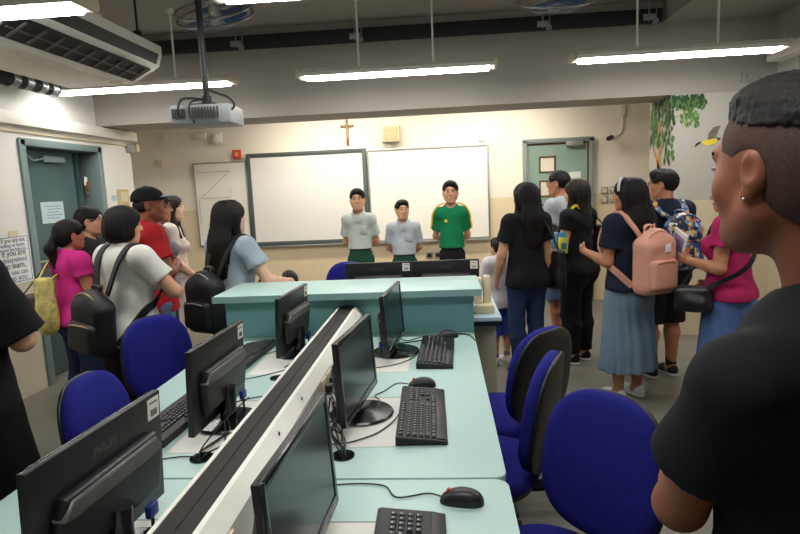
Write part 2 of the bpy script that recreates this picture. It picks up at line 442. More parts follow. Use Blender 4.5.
for x, lab in ((2.0, 'left'), (2.108, 'right')):
    for z, lab2 in ((1.36, 'upper'), (1.25, 'lower')):
        t = thing('light_switch', '%s %s square switch plate of four right of the green door' % (lab2, lab), 'light switch', (x, FW, z), 0, 'switch plates by the green door')
        MB().box((0, -0.006, 0), (0.088, 0.012, 0.092), bev=0.004).build('plate', M_ALU, t)
        MB().box((0, -0.014, 0), (0.05, 0.006, 0.055), bev=0.002).build('rocker', M_CREAMP, t)
for x, lab in ((-0.165, 'left'), (-0.065, 'right')):
    t = thing('wall_socket', '%s wall socket low on the front wall between the green trousers' % lab, 'socket', (x, FW, 0.645), 0, 'front wall sockets')
    MB().box((0, -0.006, 0), (0.085, 0.012, 0.085), bev=0.004).build('plate', M_ALU, t)
    MB().box((0, -0.013, 0.0), (0.05, 0.004, 0.045), bev=0.001).build('socket_face', M_BLACK, t)

def front_door():
    t = thing('door_1', 'pale green door with square panes in the front wall', 'door', (1.44, FW, 0)); t['kind'] = 'structure'
    f = MB()
    f.box((-0.395, -0.02, 1.0), (0.05, 0.08, 2.0), bev=0.004).box((0.395, -0.02, 1.0), (0.055, 0.08, 2.0), bev=0.004).box((0, -0.02, 1.99), (0.845, 0.08, 0.05), bev=0.004)
    f.build('door_frame', M_DOORF, t)
    MB().box((0.0, -0.012, 0.985), (0.74, 0.03, 1.96)).build('door_leaf', M_DOORG, t)
    e = MB(); e.box((0.355, -0.03, 0.985), (0.02, 0.01, 1.94)); e.box((0, -0.03, 1.95), (0.74, 0.01, 0.016)); e.build('door_edge', M_BROWN, t)
    for z in (1.705, 1.415, 1.125):
        p = MB()
        for s in (-1, 1): p.box((-0.13 + s * 0.09, -0.03, z), (0.018, 0.012, 0.196)); p.box((-0.13, -0.03, z + s * 0.09), (0.196, 0.012, 0.018))
        fr = p.build('pane_frame', M_BROWN, t)
        MB().box((-0.13, -0.028, z), (0.165, 0.006, 0.165)).build('pane', mat('frosted pane', (226, 218, 196), 0.3, var=0.03), fr)
    MB().box((0.19, -0.055, 1.94), (0.2, 0.05, 0.06), bev=0.006).build('door_closer', M_ALU, t)
    MB().box((0.2, -0.03, 1.565), (0.14, 0.004, 0.08)).build('door_notice', M_PAPER, t)
    MB().cyl((0.31, -0.03, 1.0), (0.31, -0.075, 1.0), 0.012).cyl((0.31, -0.075, 1.0), (0.2, -0.075, 1.0), 0.01).build('door_handle', M_ALU, t)
front_door()

# ------------------------------------------------------------------ left wall fittings
def left_door():
    t = thing('door_2', 'dark teal double door in the left wall', 'door', (XL, 4.96, 0)); t['kind'] = 'structure'
    f = MB()
    f.box((-0.08, -0.53, 1.01), (0.2, 0.07, 2.02), bev=0.004).box((-0.08, 0.52, 1.01), (0.2, 0.07, 2.02), bev=0.004).box((-0.08, 0, 2.0), (0.2, 1.1, 0.06), bev=0.004)
    f.build('door_frame', M_DOORTF, t)
    MB().box((-0.14, -0.10, 0.985), (0.045, 0.78, 1.96), bev=0.003).build('door_leaf', M_DOORT, t)
    MB().box((-0.26, 0.42, 0.985), (0.2, 0.04, 1.96), bev=0.003).build('narrow_leaf', M_DOORT, t)
    c = MB(); c.box((-0.095, -0.03, 1.885), (0.05, 0.28, 0.055), bev=0.006); c.tube([(-0.085, -0.1, 1.9), (-0.06, -0.32, 1.86), (-0.1, -0.42, 1.96)], 0.008)
    c.build('door_closer', M_DOORTF, t)
    MB().box((-0.114, -0.08, 1.425), (0.004, 0.3, 0.185)).build('door_notice', M_BLUEPAPER, t)
    ln = MB()
    for k in range(5): ln.box((-0.1115, -0.08 + 0.02 * (k % 2), 1.48 - 0.026 * k), (0.001, 0.2 - 0.03 * (k % 3), 0.005))
    ln.build('notice_lines', M_INKB, t)
    MB().box((-0.11, -0.43, 1.0), (0.02, 0.05, 0.2), bev=0.004).cyl((-0.1, -0.43, 1.02), (-0.05, -0.43, 1.02), 0.01).cyl((-0.05, -0.43, 1.02), (-0.05, -0.32, 1.02), 0.01).build('door_handle', M_ALU, t)
left_door()
def hanging_keys():
    t = thing('hanging_tags', 'bunch of pale tags hanging in the gap of the teal door', 'tags', (XL - 0.1, 5.40, 1.74))
    m = MB(); m.tube([(0, 0, 0.12), (0, 0, 0)], 0.003); m.build('cord', M_BROWN, t)
    for k, (dx, dz, mm) in enumerate(((0.0, -0.04, M_WHITEP), (0.012, -0.09, M_COPPER), (-0.012, -0.12, M_GREYP))):
        MB().box((dx, 0.012 * (k - 1), dz), (0.006, 0.045, 0.085), rot=RX(0.2 * (k - 1)), bev=0.002).build('tag', mm, t)
hanging_keys()
struct('trim_1', (XL, -2.0, 2.118), (XL + 0.07, 6.12, 2.212), M_WHITE, 0.004)
struct('trim_2', (XL, -2.0, 2.065), (XL + 0.02, 6.08, 2.085), M_CREAMP, 0.003)
for y, lab in ((6.035, 'grey'),):
    tag(MB().box((XL + 0.03, y, 2.045), (0.06, 0.09, 0.085), bev=0.006).build('wall_box', M_GREYP), 'small grey box under the end of the white wall trunking', 'junction box')
tag(MB().box((XL + 0.025, 6.16, 2.06), (0.05, 0.07, 0.085), bev=0.006).build('wall_box', M_CREAMP), 'small cream box at the end of the white wall trunking', 'junction box')
def poster():
    t = thing('wall_poster', 'white poster about learning taped to the wall beside the teal door', 'poster', (XL, 4.20, 0.90))
    MB().box((0.003, 0, 0.185), (0.004, 0.37, 0.38)).build('sheet', M_PAPER, t)
    b = MB()
    for z in (0.012, 0.358): b.box((0.0055, 0, z), (0.001, 0.335, 0.005))
    for y in (-0.168, 0.168): b.box((0.0055, y, 0.185), (0.001, 0.005, 0.35))
    b.build('border', M_INKB, t)
    lines = ['"If you are not', 'willing to learn,', 'no one can help you.', 'If you are', 'determined', 'to learn,', 'no one can', 'stop you.']
    sz = [0.046, 0.042, 0.034, 0.066, 0.056, 0.066, 0.056, 0.066]; ink = [M_INK, M_INKB, M_INKB, M_INK, M_INKB, M_INK, M_INKB, M_INKB]
    z = 0.335
    for l, s, k in zip(lines, sz, ink):
        M = Matrix.Translation((0.0062, 0.0, z)) @ Matrix(((0, 0, 1, 0), (1, 0, 0, 0), (0, 1, 0, 0), (0, 0, 0, 1)))
        text('lettering', l, s, M, k, t, 0.0004, 'CENTER'); z -= s * 0.80
    MB().box((0.007, 0.02, 0.385), (0.003, 0.1, 0.05)).build('tape', M_CREAMP, t)
poster()
tag(MB().box((XL + 0.004, 5.67, 1.53), (0.006, 0.085, 0.05)).build('small_notice', M_BLUEPAPER), 'small green and blue sticker right of the teal door', 'notice')
def cork():
    t = thing('notice_board', 'small tan notice board behind the black cap', 'notice board', (XL, 5.83, 1.44))
    MB().box((0.008, 0, 0.085), (0.014, 0.2, 0.18), bev=0.003).build('board', mat('tan card', (196, 176, 130), 0.8, var=0.1), t)
    MB().box((0.017, 0.01, 0.10), (0.003, 0.13, 0.1)).build('sheet', M_CREAMP, t)
cork()

# murals on the column
def tree_mural():
    t = thing('tree_mural', 'painted green leafy tree wrapping the corner of the right column', 'mural', (2.10, 5.50, 1.3))
    G = [mat('leaf paint dark', (40, 66, 38), 0.8, var=0.15), mat('leaf paint mid', (78, 112, 58), 0.8, var=0.15), mat('leaf paint light', (112, 146, 74), 0.8, var=0.15)]
    TR = mat('tree trunk paint', (176, 134, 84), 0.8, var=0.2, scale=20)
    rnd = random.Random(3)
    # trunk and branches lie on the side face (x = -0.003), y runs away from the corner
    def strip(m, pts, ws, face):
        for i in range(len(pts) - 1):
            (a0, z0), (a1, z1) = pts[i], pts[i + 1]; w0, w1 = ws[i], ws[i + 1]
            q = [(a0 - w0, z0), (a0 + w0, z0), (a1 + w1, z1), (a1 - w1, z1)]
            m.poly([(-0.003, a, z - 1.3) if face == 's' else (a, -0.003, z - 1.3) for a, z in q])
    m = MB()
    strip(m, [(0.24, 0.85), (0.25, 1.25), (0.26, 1.6), (0.27, 1.95), (0.28, 2.15)], [0.07, 0.055, 0.05, 0.04, 0.02], 's')
    strip(m, [(0.27, 1.58), (0.40, 1.75), (0.46, 1.9), (0.47, 2.05)], [0.03, 0.025, 0.02, 0.01], 's')
    strip(m, [(0.22, 1.72), (0.10, 1.95), (0.02, 2.06)], [0.022, 0.018, 0.012], 's')
    strip(m, [(0.0, 2.0), (0.10, 2.05), (0.16, 2.09)], [0.012, 0.01, 0.005], 'f')
    m.build('trunk', TR, t, smooth=False)
    cols = [MB() for _ in G]
    def leaf(face, a, z, s, ang, c):
        ca, sa = math.cos(ang), math.sin(ang)
        pts = [(0, -1), (0.5, -0.3), (0.45, 0.3), (0, 1.1), (-0.45, 0.3), (-0.5, -0.3)]
        q = [(a + s * (x * ca - y * sa), z + s * (x * sa + y * ca)) for x, y in pts]
        if face == 's': q = [(max(0.0, p), zz) for p, zz in q]
        else: q = [(max(0.0, p), zz) for p, zz in q]
        q = [(p, min(zz, 2.218)) for p, zz in q]
        d = -0.004 - 0.0004 * rnd.random()
        cols[c].poly([(d, p, zz - 1.3) if face == 's' else (p, d, zz - 1.3) for p, zz in q])
    for k in range(240):
        z = rnd.uniform(1.78, 2.21); a = rnd.uniform(0.0, 0.5)
        if z < 1.95 and 0.16 < a < 0.34 and rnd.random() < 0.6: continue
        leaf('s', a, z, rnd.uniform(0.026, 0.042), math.pi + rnd.uniform(-0.9, 0.9), rnd.choice((0, 0, 1, 1, 2)))
    for k in range(12): leaf('s', rnd.uniform(0.02, 0.14), rnd.uniform(1.62, 1.8), 0.035, math.pi + rnd.uniform(-.6, .6), rnd.choice((0, 1)))
    for k in range(120):
        a = rnd.uniform(0, 0.30); z = rnd.uniform(2.10, 2.21) - 0.0
        leaf('f', a, z, rnd.uniform(0.022, 0.034), math.pi + rnd.uniform(-0.9, 0.9), rnd.choice((0, 0, 1, 1)))
    for k in range(60):
        a = rnd.uniform(0.09, 0.25); z = rnd.uniform(1.94, 2.13)
        if rnd.random() < 0.3: continue
        leaf('f', a, z, rnd.uniform(0.022, 0.034), math.pi + rnd.uniform(-0.8, 0.8), rnd.choice((1, 1, 2)))
    for k in range(14): leaf('f', rnd.uniform(0.0, 0.03), rnd.uniform(1.66, 2.1), 0.03, math.pi, rnd.choice((0, 1)))
    for mm, g in zip(cols, G): mm.build('foliage', g, t, smooth=False)
tree_mural()
def bird_mural():
    t = thing('bird_mural', 'small painted yellow bird in flight on the right column', 'mural', (2.42, 5.497, 1.80))
    MB().poly([(-0.06, 0, -0.01), (0.0, 0, -0.045), (0.07, 0, -0.03), (0.1, 0, 0.01), (0.06, 0, 0.03), (0.0, 0, 0.015)]).build('body', mat('bird yellow paint', (226, 200, 60), 0.8), t, smooth=False)
    MB().poly([(-0.05, -0.001, -0.01), (-0.11, -0.001, -0.055), (-0.1, -0.001, -0.02), (-0.06, -0.001, 0.0)]).build('tail', mat('bird dark paint', (46, 44, 40), 0.8), t, smooth=False)
    MB().poly([(0.07, -0.001, 0.03), (0.12, -0.001, 0.02), (0.1, -0.001, -0.002)]).build('head', mat('bird dark paint', (46, 44, 40), 0.8), t, smooth=False)
    MB().poly([(0.0, -0.002, 0.01), (0.07, -0.002, 0.02), (0.115, -0.002, 0.13), (0.05, -0.002, 0.12), (0.01, -0.002, 0.07)]).build('wing', mat('bird wing paint', (112, 104, 92), 0.8, var=0.3, scale=60), t, smooth=False)
bird_mural()
def sensor():
    t = thing('ceiling_sensor', 'small grey bracket sensor on the column above the painted bird', 'sensor', (2.73, 5.50, 2.34))
    MB().box((0, -0.015, 0), (0.07, 0.03, 0.09), bev=0.006).build('plate', M_GREYP, t)
    MB().cyl((0.01, -0.03, 0), (0.01, -0.07, -0.01), 0.02).build('head', M_ALU, t)
sensor()

# ------------------------------------------------------------------ air conditioner, pipe, projector, fans
def air_con():
    t = thing('air_conditioner', 'long white ceiling hung air conditioner at the top left', 'air conditioner', (-2.47, 3.675, 2.38))
    L = 1.50
    M = Matrix.Translation((0, L / 2, 0)) @ Matrix(((1, 0, 0, 0), (0, 0, -1, 0), (0, 1, 0, 0), (0, 0, 0, 1)))
    MB().prism([(-0.42, 0.03), (-0.36, 0.0), (0.15, 0.0), (0.37, 0.115), (0.40, 0.20), (0.40, 0.26), (-0.42, 0.26)], L, M, bev=0.012).build('casing', M_WHITE, t)
    a = math.atan2(0.115, 0.23); R = RY(-a)
    v = MB(); v.box((0.255, -0.02, 0.052), (0.17, L - 0.10, 0.012), rot=R); v.box((0.387, -0.02, 0.158), (0.075, L - 0.10, 0.012), rot=RY(-1.23))
    v.build('air_outlet', M_BLACKTRUNK, t)
    s = MB()
    for k in range(9): s.box((0.255, -0.62 + k * 0.155, 0.046), (0.14, 0.02, 0.02), rot=R, bev=0.003)
    s.box((0.255, -0.02, 0.046), (0.014, L - 0.16, 0.012), rot=R)
    s.build('louvres', M_BULGE, t)
    MB().box((-0.12, -0.05, -0.004), (0.44, L - 0.3, 0.008), bev=0.003).build('intake_panel', mat('ivory panel', (216, 208, 192), 0.5), t)
    MB().box((0.10, 0.62, -0.006), (0.10, 0.06, 0.012), bev=0.003).build('receiver_window', M_CREAMP, t)
    for x, y in ((-0.3, 0.6), (0.3, 0.6), (-0.3, -0.6), (0.3, -0.6)):
        MB().cyl((x, y, 0.26), (x, y, CEIL - 2.38), 0.008, n=10).box((x, y, 0.30), (0.05, 0.04, 0.09), bev=0.004).build('hanger', M_BLACKTRUNK, t)
air_con()
def lagged_pipe():
    t = thing('lagged_pipe', 'black lagged pipe with silver tape under the air conditioner', 'pipe', (-3.1, 3.6, 2.42))
    MB().cyl((0, -0.65, 0.0), (0, 1.05, 0.0), 0.055).build('lagging', M_PIPE, t)
    for y in (0.52, 0.66, 0.82, 0.95): MB().cyl((0, y, 0), (0, y + 0.07, 0), 0.06).build('tape', M_TAPE, t)
    for y in (-0.4, 0.75): MB().cyl((0, y, 0.05), (0, y, CEIL - 2.42), 0.008).build('hanger', M_BLACKTRUNK, t)
lagged_pipe()
def projector():
    t = thing('projector', 'grey projector hanging from the ceiling on a black pole', 'projector', (-1.27, 3.2, 1.89))
    MB().box((0, 0, 0.05), (0.33, 0.25, 0.10), rot=RZ(0.05), bev=0.012).build('case', mat('projector grey', (150, 154, 156), 0.45), t)
    g = MB()
    for k in range(9): g.box((-0.03 + 0.017 * k, -0.131, 0.055), (0.008, 0.008, 0.06), rot=RZ(0.05))
    g.build('vents', M_BULGE, t); g = MB()
    for k in range(6): g.box((-0.14 + 0.013 * k, -0.133, 0.055), (0.006, 0.006, 0.05), rot=RZ(0.05))
    g.build('vents', M_BULGE, t)
    MB().cyl((-0.09, 0.12, 0.05), (-0.09, 0.15, 0.05), 0.035).build('lens', M_GLOSS, t)
    MB().cyl((0, 0, 0.10), (-0.0, 0, CEIL - 1.89), 0.018).cyl((0, 0, 0.10), (0, 0, 0.16), 0.03).box((0, 0, 0.108), (0.14, 0.12, 0.016), bev=0.004).cyl((0, 0, CEIL - 1.94), (0, 0, CEIL - 1.89), 0.06).build('pole', M_BLACK, t)
    c = MB()
    c.tube(smooth_path([(0.0, -0.02, 0.2), (0.09, -0.06, 0.16), (0.16, -0.1, 0.13), (0.19, -0.1, 0.09), (0.16, -0.09, 0.06)]), 0.006)
    c.build('cable', M_BLACK, t); c = MB()
    c.tube(smooth_path([(0.0, -0.03, 0.14), (-0.08, -0.13, 0.13), (-0.10, -0.15, 0.06), (-0.075, -0.14, 0.03)]), 0.006)
    c.build('cable', M_BLACK, t); c = MB()
    c.tube(smooth_path([(0.0, -0.03, 0.14), (-0.03, -0.14, 0.11), (-0.04, -0.15, 0.05), (-0.02, -0.14, 0.0)]), 0.005)
    c.build('cable', M_BLACK, t)
projector()
def fan(x, y, z, label, tilt):
    t = thing('ceiling_fan', label, 'fan', (x, y, z), 0, 'caged orbit fans under the ceiling')
    R = RX(tilt)
    def P(a, r, h): return R @ Vector((r * math.cos(a), r * math.sin(a), h))
    cg = MB()
    N = 40
    for r, h in ((0.245, 0.0), (0.245, 0.05), (0.16, -0.045), (0.08, -0.055)):
        cg.tube([P(2 * math.pi * k / N, r, h) for k in range(N)], 0.004 if r < 0.24 else 0.008, 6, True)
    for k in range(30):
        a = 2 * math.pi * k / 30
        cg.tube([P(a, 0.05, -0.055), P(a, 0.15, -0.047), P(a, 0.22, -0.025), P(a, 0.245, 0.01), P(a, 0.22, 0.07), P(a, 0.08, 0.1)], 0.0012, 4)
    cg.build('cage', M_STEEL, t)
    for k in range(3):
        b = MB(); pts = []
        for j in range(9):
            u = j / 8 * math.pi * 2
            rr = 0.13 + 0.085 * math.cos(u); aa = k * 2.094 + 0.80 * math.sin(u)
            pts.append((rr, aa))
        top = [b.bm.verts.new(P(a, r, 0.02 * math.sin((a - k * 2.094) * 2) + 0.006)) for r, a in pts[:-1]]
        bot = [b.bm.verts.new(P(a, r, 0.02 * math.sin((a - k * 2.094) * 2))) for r, a in pts[:-1]]
        b.bm.faces.new(top); b.bm.faces.new(bot[::-1])
        for j in range(8): b.bm.faces.new((top[j], bot[j], bot[(j + 1) % 8], top[(j + 1) % 8]))
        b.build('blade', M_FANBLUE, t)
    MB().lathe([(0.001, -0.062), (0.03, -0.062), (0.042, -0.05), (0.04, 0.0), (0.035, 0.06), (0.02, 0.08), (0.001, 0.08)], M=R).build('hub', M_ALU, t)
    top = R @ Vector((0, 0, 0.07))
    MB().cyl(top, (0, 0, CEIL - z), 0.02).cyl((0, 0, CEIL - z - 0.03), (0, 0, CEIL - z), 0.06).build('stem', M_WHITEP, t)
    return t
fan(-1.42, 3.85, 2.66, 'blue bladed caged fan hanging above the projector', 0.55)
fan(0.78, 4.0, 2.66, 'blue bladed caged fan at the top edge right of centre', 0.45)

# ------------------------------------------------------------------ benches, trunking, counter
DZ = 0.74
def bench(label, x0, x1, y0, y1, inserts, trough_side, grom):
    cx, cy = (x0 + x1) / 2, (y0 + y1) / 2
    t = thing('computer_bench', label, 'desk', (cx, cy, 0), 0, 'teal computer benches')
    W, L = x1 - x0, y1 - y0
    n = 5; r = 0.03; out = []
    free = 1 if trough_side < 0 else -1
    for sx, sy, a0 in ((1, 1, 0), (-1, 1, 90), (-1, -1, 180), (1, -1, 270)):
        rr = r if sx == free else 0.002
        for k in range(n + 1):
            a = math.radians(a0 + 90 * k / n)
            out.append((sx * (W / 2 - rr) + rr * math.cos(a), sy * (L / 2 - 0.002 - rr) + rr * math.sin(a)))
    MB().prism(out, 0.025, Matrix.Translation((0, 0, DZ - 0.025)), bev=0.004).build('desk_top', M_TEAL, t)
    MB().prism([(x * 0.997, y * 0.998) for x, y in out], 0.012, Matrix.Translation((0, 0, DZ - 0.0372))).build('edge_strip', M_BLACK, t)
    for a, b in inserts:
        o = MB().box((trough_side * (W / 2 - 0.17), (a + b) / 2 - cy, DZ - 0.001), (0.34, b - a, 0.004)).build('insert_panel', M_INSERT, t)
        MB().box((trough_side * (W / 2 - 0.17), b + 0.002 - cy, DZ - 0.001), (0.34, 0.004, 0.0042)).build('panel_joint', M_BULGE, o)
    for gx, gy in grom:
        g = MB(); g.lathe([(0.001, 0.0), (0.028, 0.0), (0.034, 0.004), (0.034, -0.01), (0.001, -0.01)][::-1], (gx - cx, gy - cy, DZ + 0.0005)); g.build('cable_grommet', M_GLOSS, t)
    for s in (-1, 1): MB().box((trough_side * W * 0.24, s * (L / 2 - 0.03), (DZ - 0.037) / 2), (W * 0.5, 0.025, DZ - 0.037)).build('side_panel', M_TEALP, t)
    MB().box((trough_side * (W / 2 - 0.02), 0, 0.42), (0.02, L - 0.1, 0.55)).build('modesty_panel', M_TEALP, t)
bench('far teal bench on the right of the trunking, under two keyboards', -0.50, 0.148, 1.43, 2.955, [(1.616, 2.021), (2.32, 2.717)], -1, [(-0.307, 1.56), (-0.33, 2.27)])
bench('near teal bench on the right of the trunking, at the bottom edge', -0.50, 0.148, 0.32, 1.424, [(0.82, 1.225)], -1, [(-0.307, 0.76)])
bench('far teal bench on the left of the trunking, beside the blue chairs', -1.17, -0.51, 1.44, 2.955, [(1.59, 2.01), (2.32, 2.717)], 1, [(-0.726, 1.555), (-0.7, 2.27)])
bench('near teal bench on the left of the trunking, under the nearest monitor', -1.17, -0.51, 0.32, 1.434, [(0.82, 1.235)], 1, [])

def trough():
    t = thing('cable_trunking', 'long white bench trunking with dark cable cover between the monitor rows', 'cable trunking', (-0.505, 1.6, DZ))
    L = 2.64; y1 = 1.33
    M = Matrix.Translation((0, y1, 0)) @ Matrix(((1, 0, 0, 0), (0, 0, -1, 0), (0, 1, 0, 0), (0, 0, 0, 1)))
    prof = [(-0.078, 0), (0.078, 0), (0.078, 0.125), (0.048, 0.158), (0.036, 0.158), (0.036, 0.150), (-0.040, 0.150), (-0.040, 0.158), (-0.05, 0.158), (-0.078, 0.125)]
    MB().prism(prof, L, M).build('housing', M_WHITE, t, smooth=False)
    c = MB()
    for a, b in ((-0.0395, -0.003), (-0.001, 0.0355)): c.prism([(a, 0.150), (b, 0.150), (b, 0.156), (a, 0.156)], L - 0.004, M)
    c.build('cable_cover', M_STRIP, t, smooth=False)
    MB().prism([(-0.081, 0), (0.081, 0), (0.081, 0.127), (0.05, 0.161), (-0.052, 0.161), (-0.081, 0.127)], 0.008, Matrix.Translation((0, y1 + 0.008, 0)) @ M.to_3x3().to_4x4()).build('end_cap', M_BLACK, t, smooth=False)
    th = math.atan2(0.158 - 0.125, 0.078 - 0.048)
    for k, (y, s) in enumerate(((-0.20, '1'), (0.05, '-'))):
        p = Vector((0.063, y, 0.1425)); R = RY(th)
        g = MB().box(p, (0.026, 0.04, 0.0012), rot=R).build('number_tag', M_PAPER, t)
        MB().box(p + R @ Vector((0.002, 0.0, 0.001)), (0.006, 0.016, 0.001), rot=R @ RZ(0.3)).build('printed_mark', M_INK, g)
    for y in (-0.78, -0.62, 0.30, 0.38, 1.02):
        g = MB().box((0.081, y, 0.085), (0.008, 0.07, 0.07), bev=0.003).build('socket_plate', M_CREAMP, t)
        MB().box((0.094, y + 0.006, 0.08), (0.03, 0.032, 0.035), bev=0.005).build('plug', M_BLACK if y > -0.7 else M_RED, g)
    # lower ledge
    MB().box((0.084, 0, 0.035), (0.012, L - 0.02, 0.012), bev=0.002).build('ledge', M_WHITE, t)
trough()

def counter():
    t = thing('reception_counter', 'teal counter with raised pale top at the far end of the benches', 'counter', (-0.51, 3.1, 0))
    MB().box((0.003, 0, 0.965), (1.395, 0.45, 0.032), bev=0.003).build('counter_top', M_TEAL, t)
    MB().box((0.003, -0.226, 0.964), (1.397, 0.004, 0.034)).build('front_edge', M_TEALEDGE, t)
    MB().box((0.0, -0.128, 0.474), (1.32, 0.03, 0.948)).build('front_panel', M_TEALP, t)
    for s in (-1, 1): MB().box((s * 0.645, 0.035, 0.474), (0.03, 0.29, 0.948)).build('end_panel', M_TEALP, t)
counter()
def teacher_desk():
    t = thing('teacher_desk', 'pale blue topped desk with black edge behind the teal counter', 'desk', (-0.29, 3.68, 0))
    MB().box((0, 0.02, 0.7275), (1.235, 0.84, 0.025), bev=0.003).build('desk_top', M_LBLUE, t)
    MB().box((0, 0.02, 0.702), (1.239, 0.842, 0.025)).build('edge_band', M_BLACK, t)
    MB().box((0.53, 0.05, 0.345), (0.12, 0.74, 0.69), bev=0.004).build('cabinet', mat('warm grey cabinet', (166, 158, 140), 0.6), t)
    m = MB().box((0.595, 0.0, 0.35), (0.008, 0.3, 0.6), bev=0.002).build('cabinet_door', mat('warm grey cabinet door', (150, 143, 126), 0.6), t)
    MB().box((-0.58, 0.05, 0.345), (0.03, 0.74, 0.69)).build('side_panel', M_TEALP, t)
teacher_desk()
def device():
    t = thing('desk_equipment', 'cream upright equipment with flat base at the right end of the pale blue desk', 'equipment', (0.225, 3.45, DZ))
    MB().box((0.01, 0, 0.025), (0.12, 0.16, 0.05), bev=0.006).build('base', M_CREAMP, t)
    MB().box((-0.02, 0.02, 0.12), (0.05, 0.08, 0.17), bev=0.01).build('column', M_CREAMP, t)
    MB().box((0.035, 0.03, 0.125), (0.045, 0.07, 0.18), bev=0.012).build('column', M_CREAMP, t)
device()

# ------------------------------------------------------------------ monitors
def make_monitor(dx):
    t = thing('computer_monitor', '', 'monitor')
    R = RY(math.radians(-3)); W, Hh = 0.42, 0.268; zc = 0.168
    c = Vector((0.0, 0, zc))
    MB().box(c, (0.015, W, Hh), rot=R, bev=0.003).build('casing', M_BLACK, t)
    bz = MB()
    for s in (-1, 1): bz.box(c + R @ Vector((0.0085, s * (W / 2 - 0.009), 0)), (0.007, 0.018, Hh - 0.002), rot=R, bev=0.002)
    bz.box(c + R @ Vector((0.0085, 0, Hh / 2 - 0.009)), (0.007, W - 0.03, 0.018), rot=R, bev=0.002)
    bz.box(c + R @ Vector((0.0085, 0, -Hh / 2 + 0.013)), (0.007, W - 0.03, 0.026), rot=R, bev=0.002)
    b = bz.build('bezel', M_GLOSS, t)
    MB().box(c + R @ Vector((0.0122, 0.15, -Hh / 2 + 0.013)), (0.002, 0.05, 0.004), rot=R).build('control_buttons', M_GREYP, b)
    MB().box(c + R @ Vector((0.0078, 0, 0.004)), (0.003, W - 0.034, Hh - 0.042), rot=R).build('screen', M_SCREEN, t)
    # raised back with a sloping shoulder
    M = Matrix.Translation(c) @ R.to_4x4() @ Matrix(((0, 0, -1, -0.006), (-1, 0, 0, 0), (0, 1, 0, 0), (0, 0, 0, 1)))
    MB().prism([(-0.17, 0.0), (-0.15, 0.055), (0.15, 0.055), (0.17, 0.0), (0.155, -0.085), (-0.155, -0.085)], 0.026, M, bev=0.011).build('back_housing', M_BLACK, t)
    MB().prism([(-0.165, 0.018), (-0.14, 0.048), (0.14, 0.048), (0.165, 0.018), (0.14, 0.010), (-0.14, 0.010)], 0.033, M, bev=0.008).build('back_ridge', M_BULGE, t)  # lighter grey puts the highlight along the ridge into its colour
    MB().cyl((min(dx, -0.018), 0, 0.012), (-0.030, 0, 0.125), 0.028, 0.024, n=16).build('stand_neck', M_GLOSS, t)
    bs = MB(); bs.lathe([(0.001, 0.0), (0.107, 0.0), (0.11, 0.004), (0.106, 0.009), (0.05, 0.011), (0.03, 0.014), (0.001, 0.018)], (dx, 0, 0), n=40); o = bs.build('stand_base', M_GLOSS, t)
    st = MB().box(c + R @ Vector((-0.0083, -0.178, 0.100)), (0.0012, 0.046, 0.050), rot=R).build('asset_sticker', M_WHITEP, t)
    k = MB()
    for i in range(7): k.box(c + R @ Vector((-0.0092, -0.166 - 0.0040 * i, 0.090)), (0.0006, 0.0013 + 0.0008 * (i % 2), 0.016), rot=R)
    k.box(c + R @ Vector((-0.0092, -0.178, 0.114)), (0.0006, 0.032, 0.003), rot=R)
    k.build('barcode', M_INK, st)
    Mt = Matrix.Translation(c) @ R.to_4x4() @ Matrix(((0, 0, -1, -0.0078), (-1, 0, 0, 0.0), (0, 1, 0, 0.088), (0, 0, 0, 1)))
    text('embossed_lettering', 'PHILIPS', 0.024, Mt, M_BULGE, t, 0.0006)
    cb = MB(); cb.box((-0.04, -0.09, 0.062), (0.016, 0.034, 0.03), bev=0.004); cb.build('video_plug', mat('blue plug', (36, 48, 130), 0.4), t)
    c1 = MB(); c1.tube(smooth_path([(-0.04, -0.09, 0.05), (-0.045, -0.085, 0.01), (-0.07, -0.09, 0.006), (-0.11, -0.10, 0.006)]), 0.004)
    c1.build('cable', M_BLACK, t); c1 = MB(); c1.tube(smooth_path([(-0.04, 0.06, 0.06), (-0.05, 0.07, 0.015), (-0.06, 0.10, 0.006), (-0.03, 0.24, 0.006)]), 0.0035)
    c1.build('cable', M_BLACK, t)
    return t
MONS = {}
G = 'computer monitors on the benches'
for i, (x, y, a, z, lab, grp) in enumerate((
        (-0.292, 1.045, -2.9, DZ, 'dark screened monitor nearest the camera, right of the white trunking', G),
        (-0.304, 1.87, -7.0, DZ, 'dark screened monitor in the middle of the row right of the white trunking', G),
        (-0.242, 2.607, -6.0, DZ, 'dark screened monitor in front of the teal counter, right of the trunking', G),
        (-0.721, 1.086, 176.3, DZ, 'monitor seen from behind with raised lettering, nearest the camera on the left', G),
        (-0.762, 1.82, 178.0, DZ, 'monitor seen from behind, second along the row left of the white trunking', G),
        (-0.716, 2.63, 176.0, DZ, 'monitor seen from behind, in front of the teal counter left of the trunking', G),
        (-0.41, 3.6, 90.0, DZ, 'left one of two monitors seen from behind above the teal counter', 'monitors on the pale blue desk'),
        (0.015, 3.6, 90.0, DZ, 'right one of two monitors seen from behind above the teal counter', 'monitors on the pale blue desk'))):
    dx = (0.01, -0.02, 0)[min(i // 3, 2)]; o = copy_tree(MONS[dx]) if dx in MONS else MONS.setdefault(dx, make_monitor(dx))
    o.location = (x, y, z + 0.0035 if i < 6 else z); o.rotation_euler = (0, 0, math.radians(a)); o['label'] = lab; o['group'] = grp

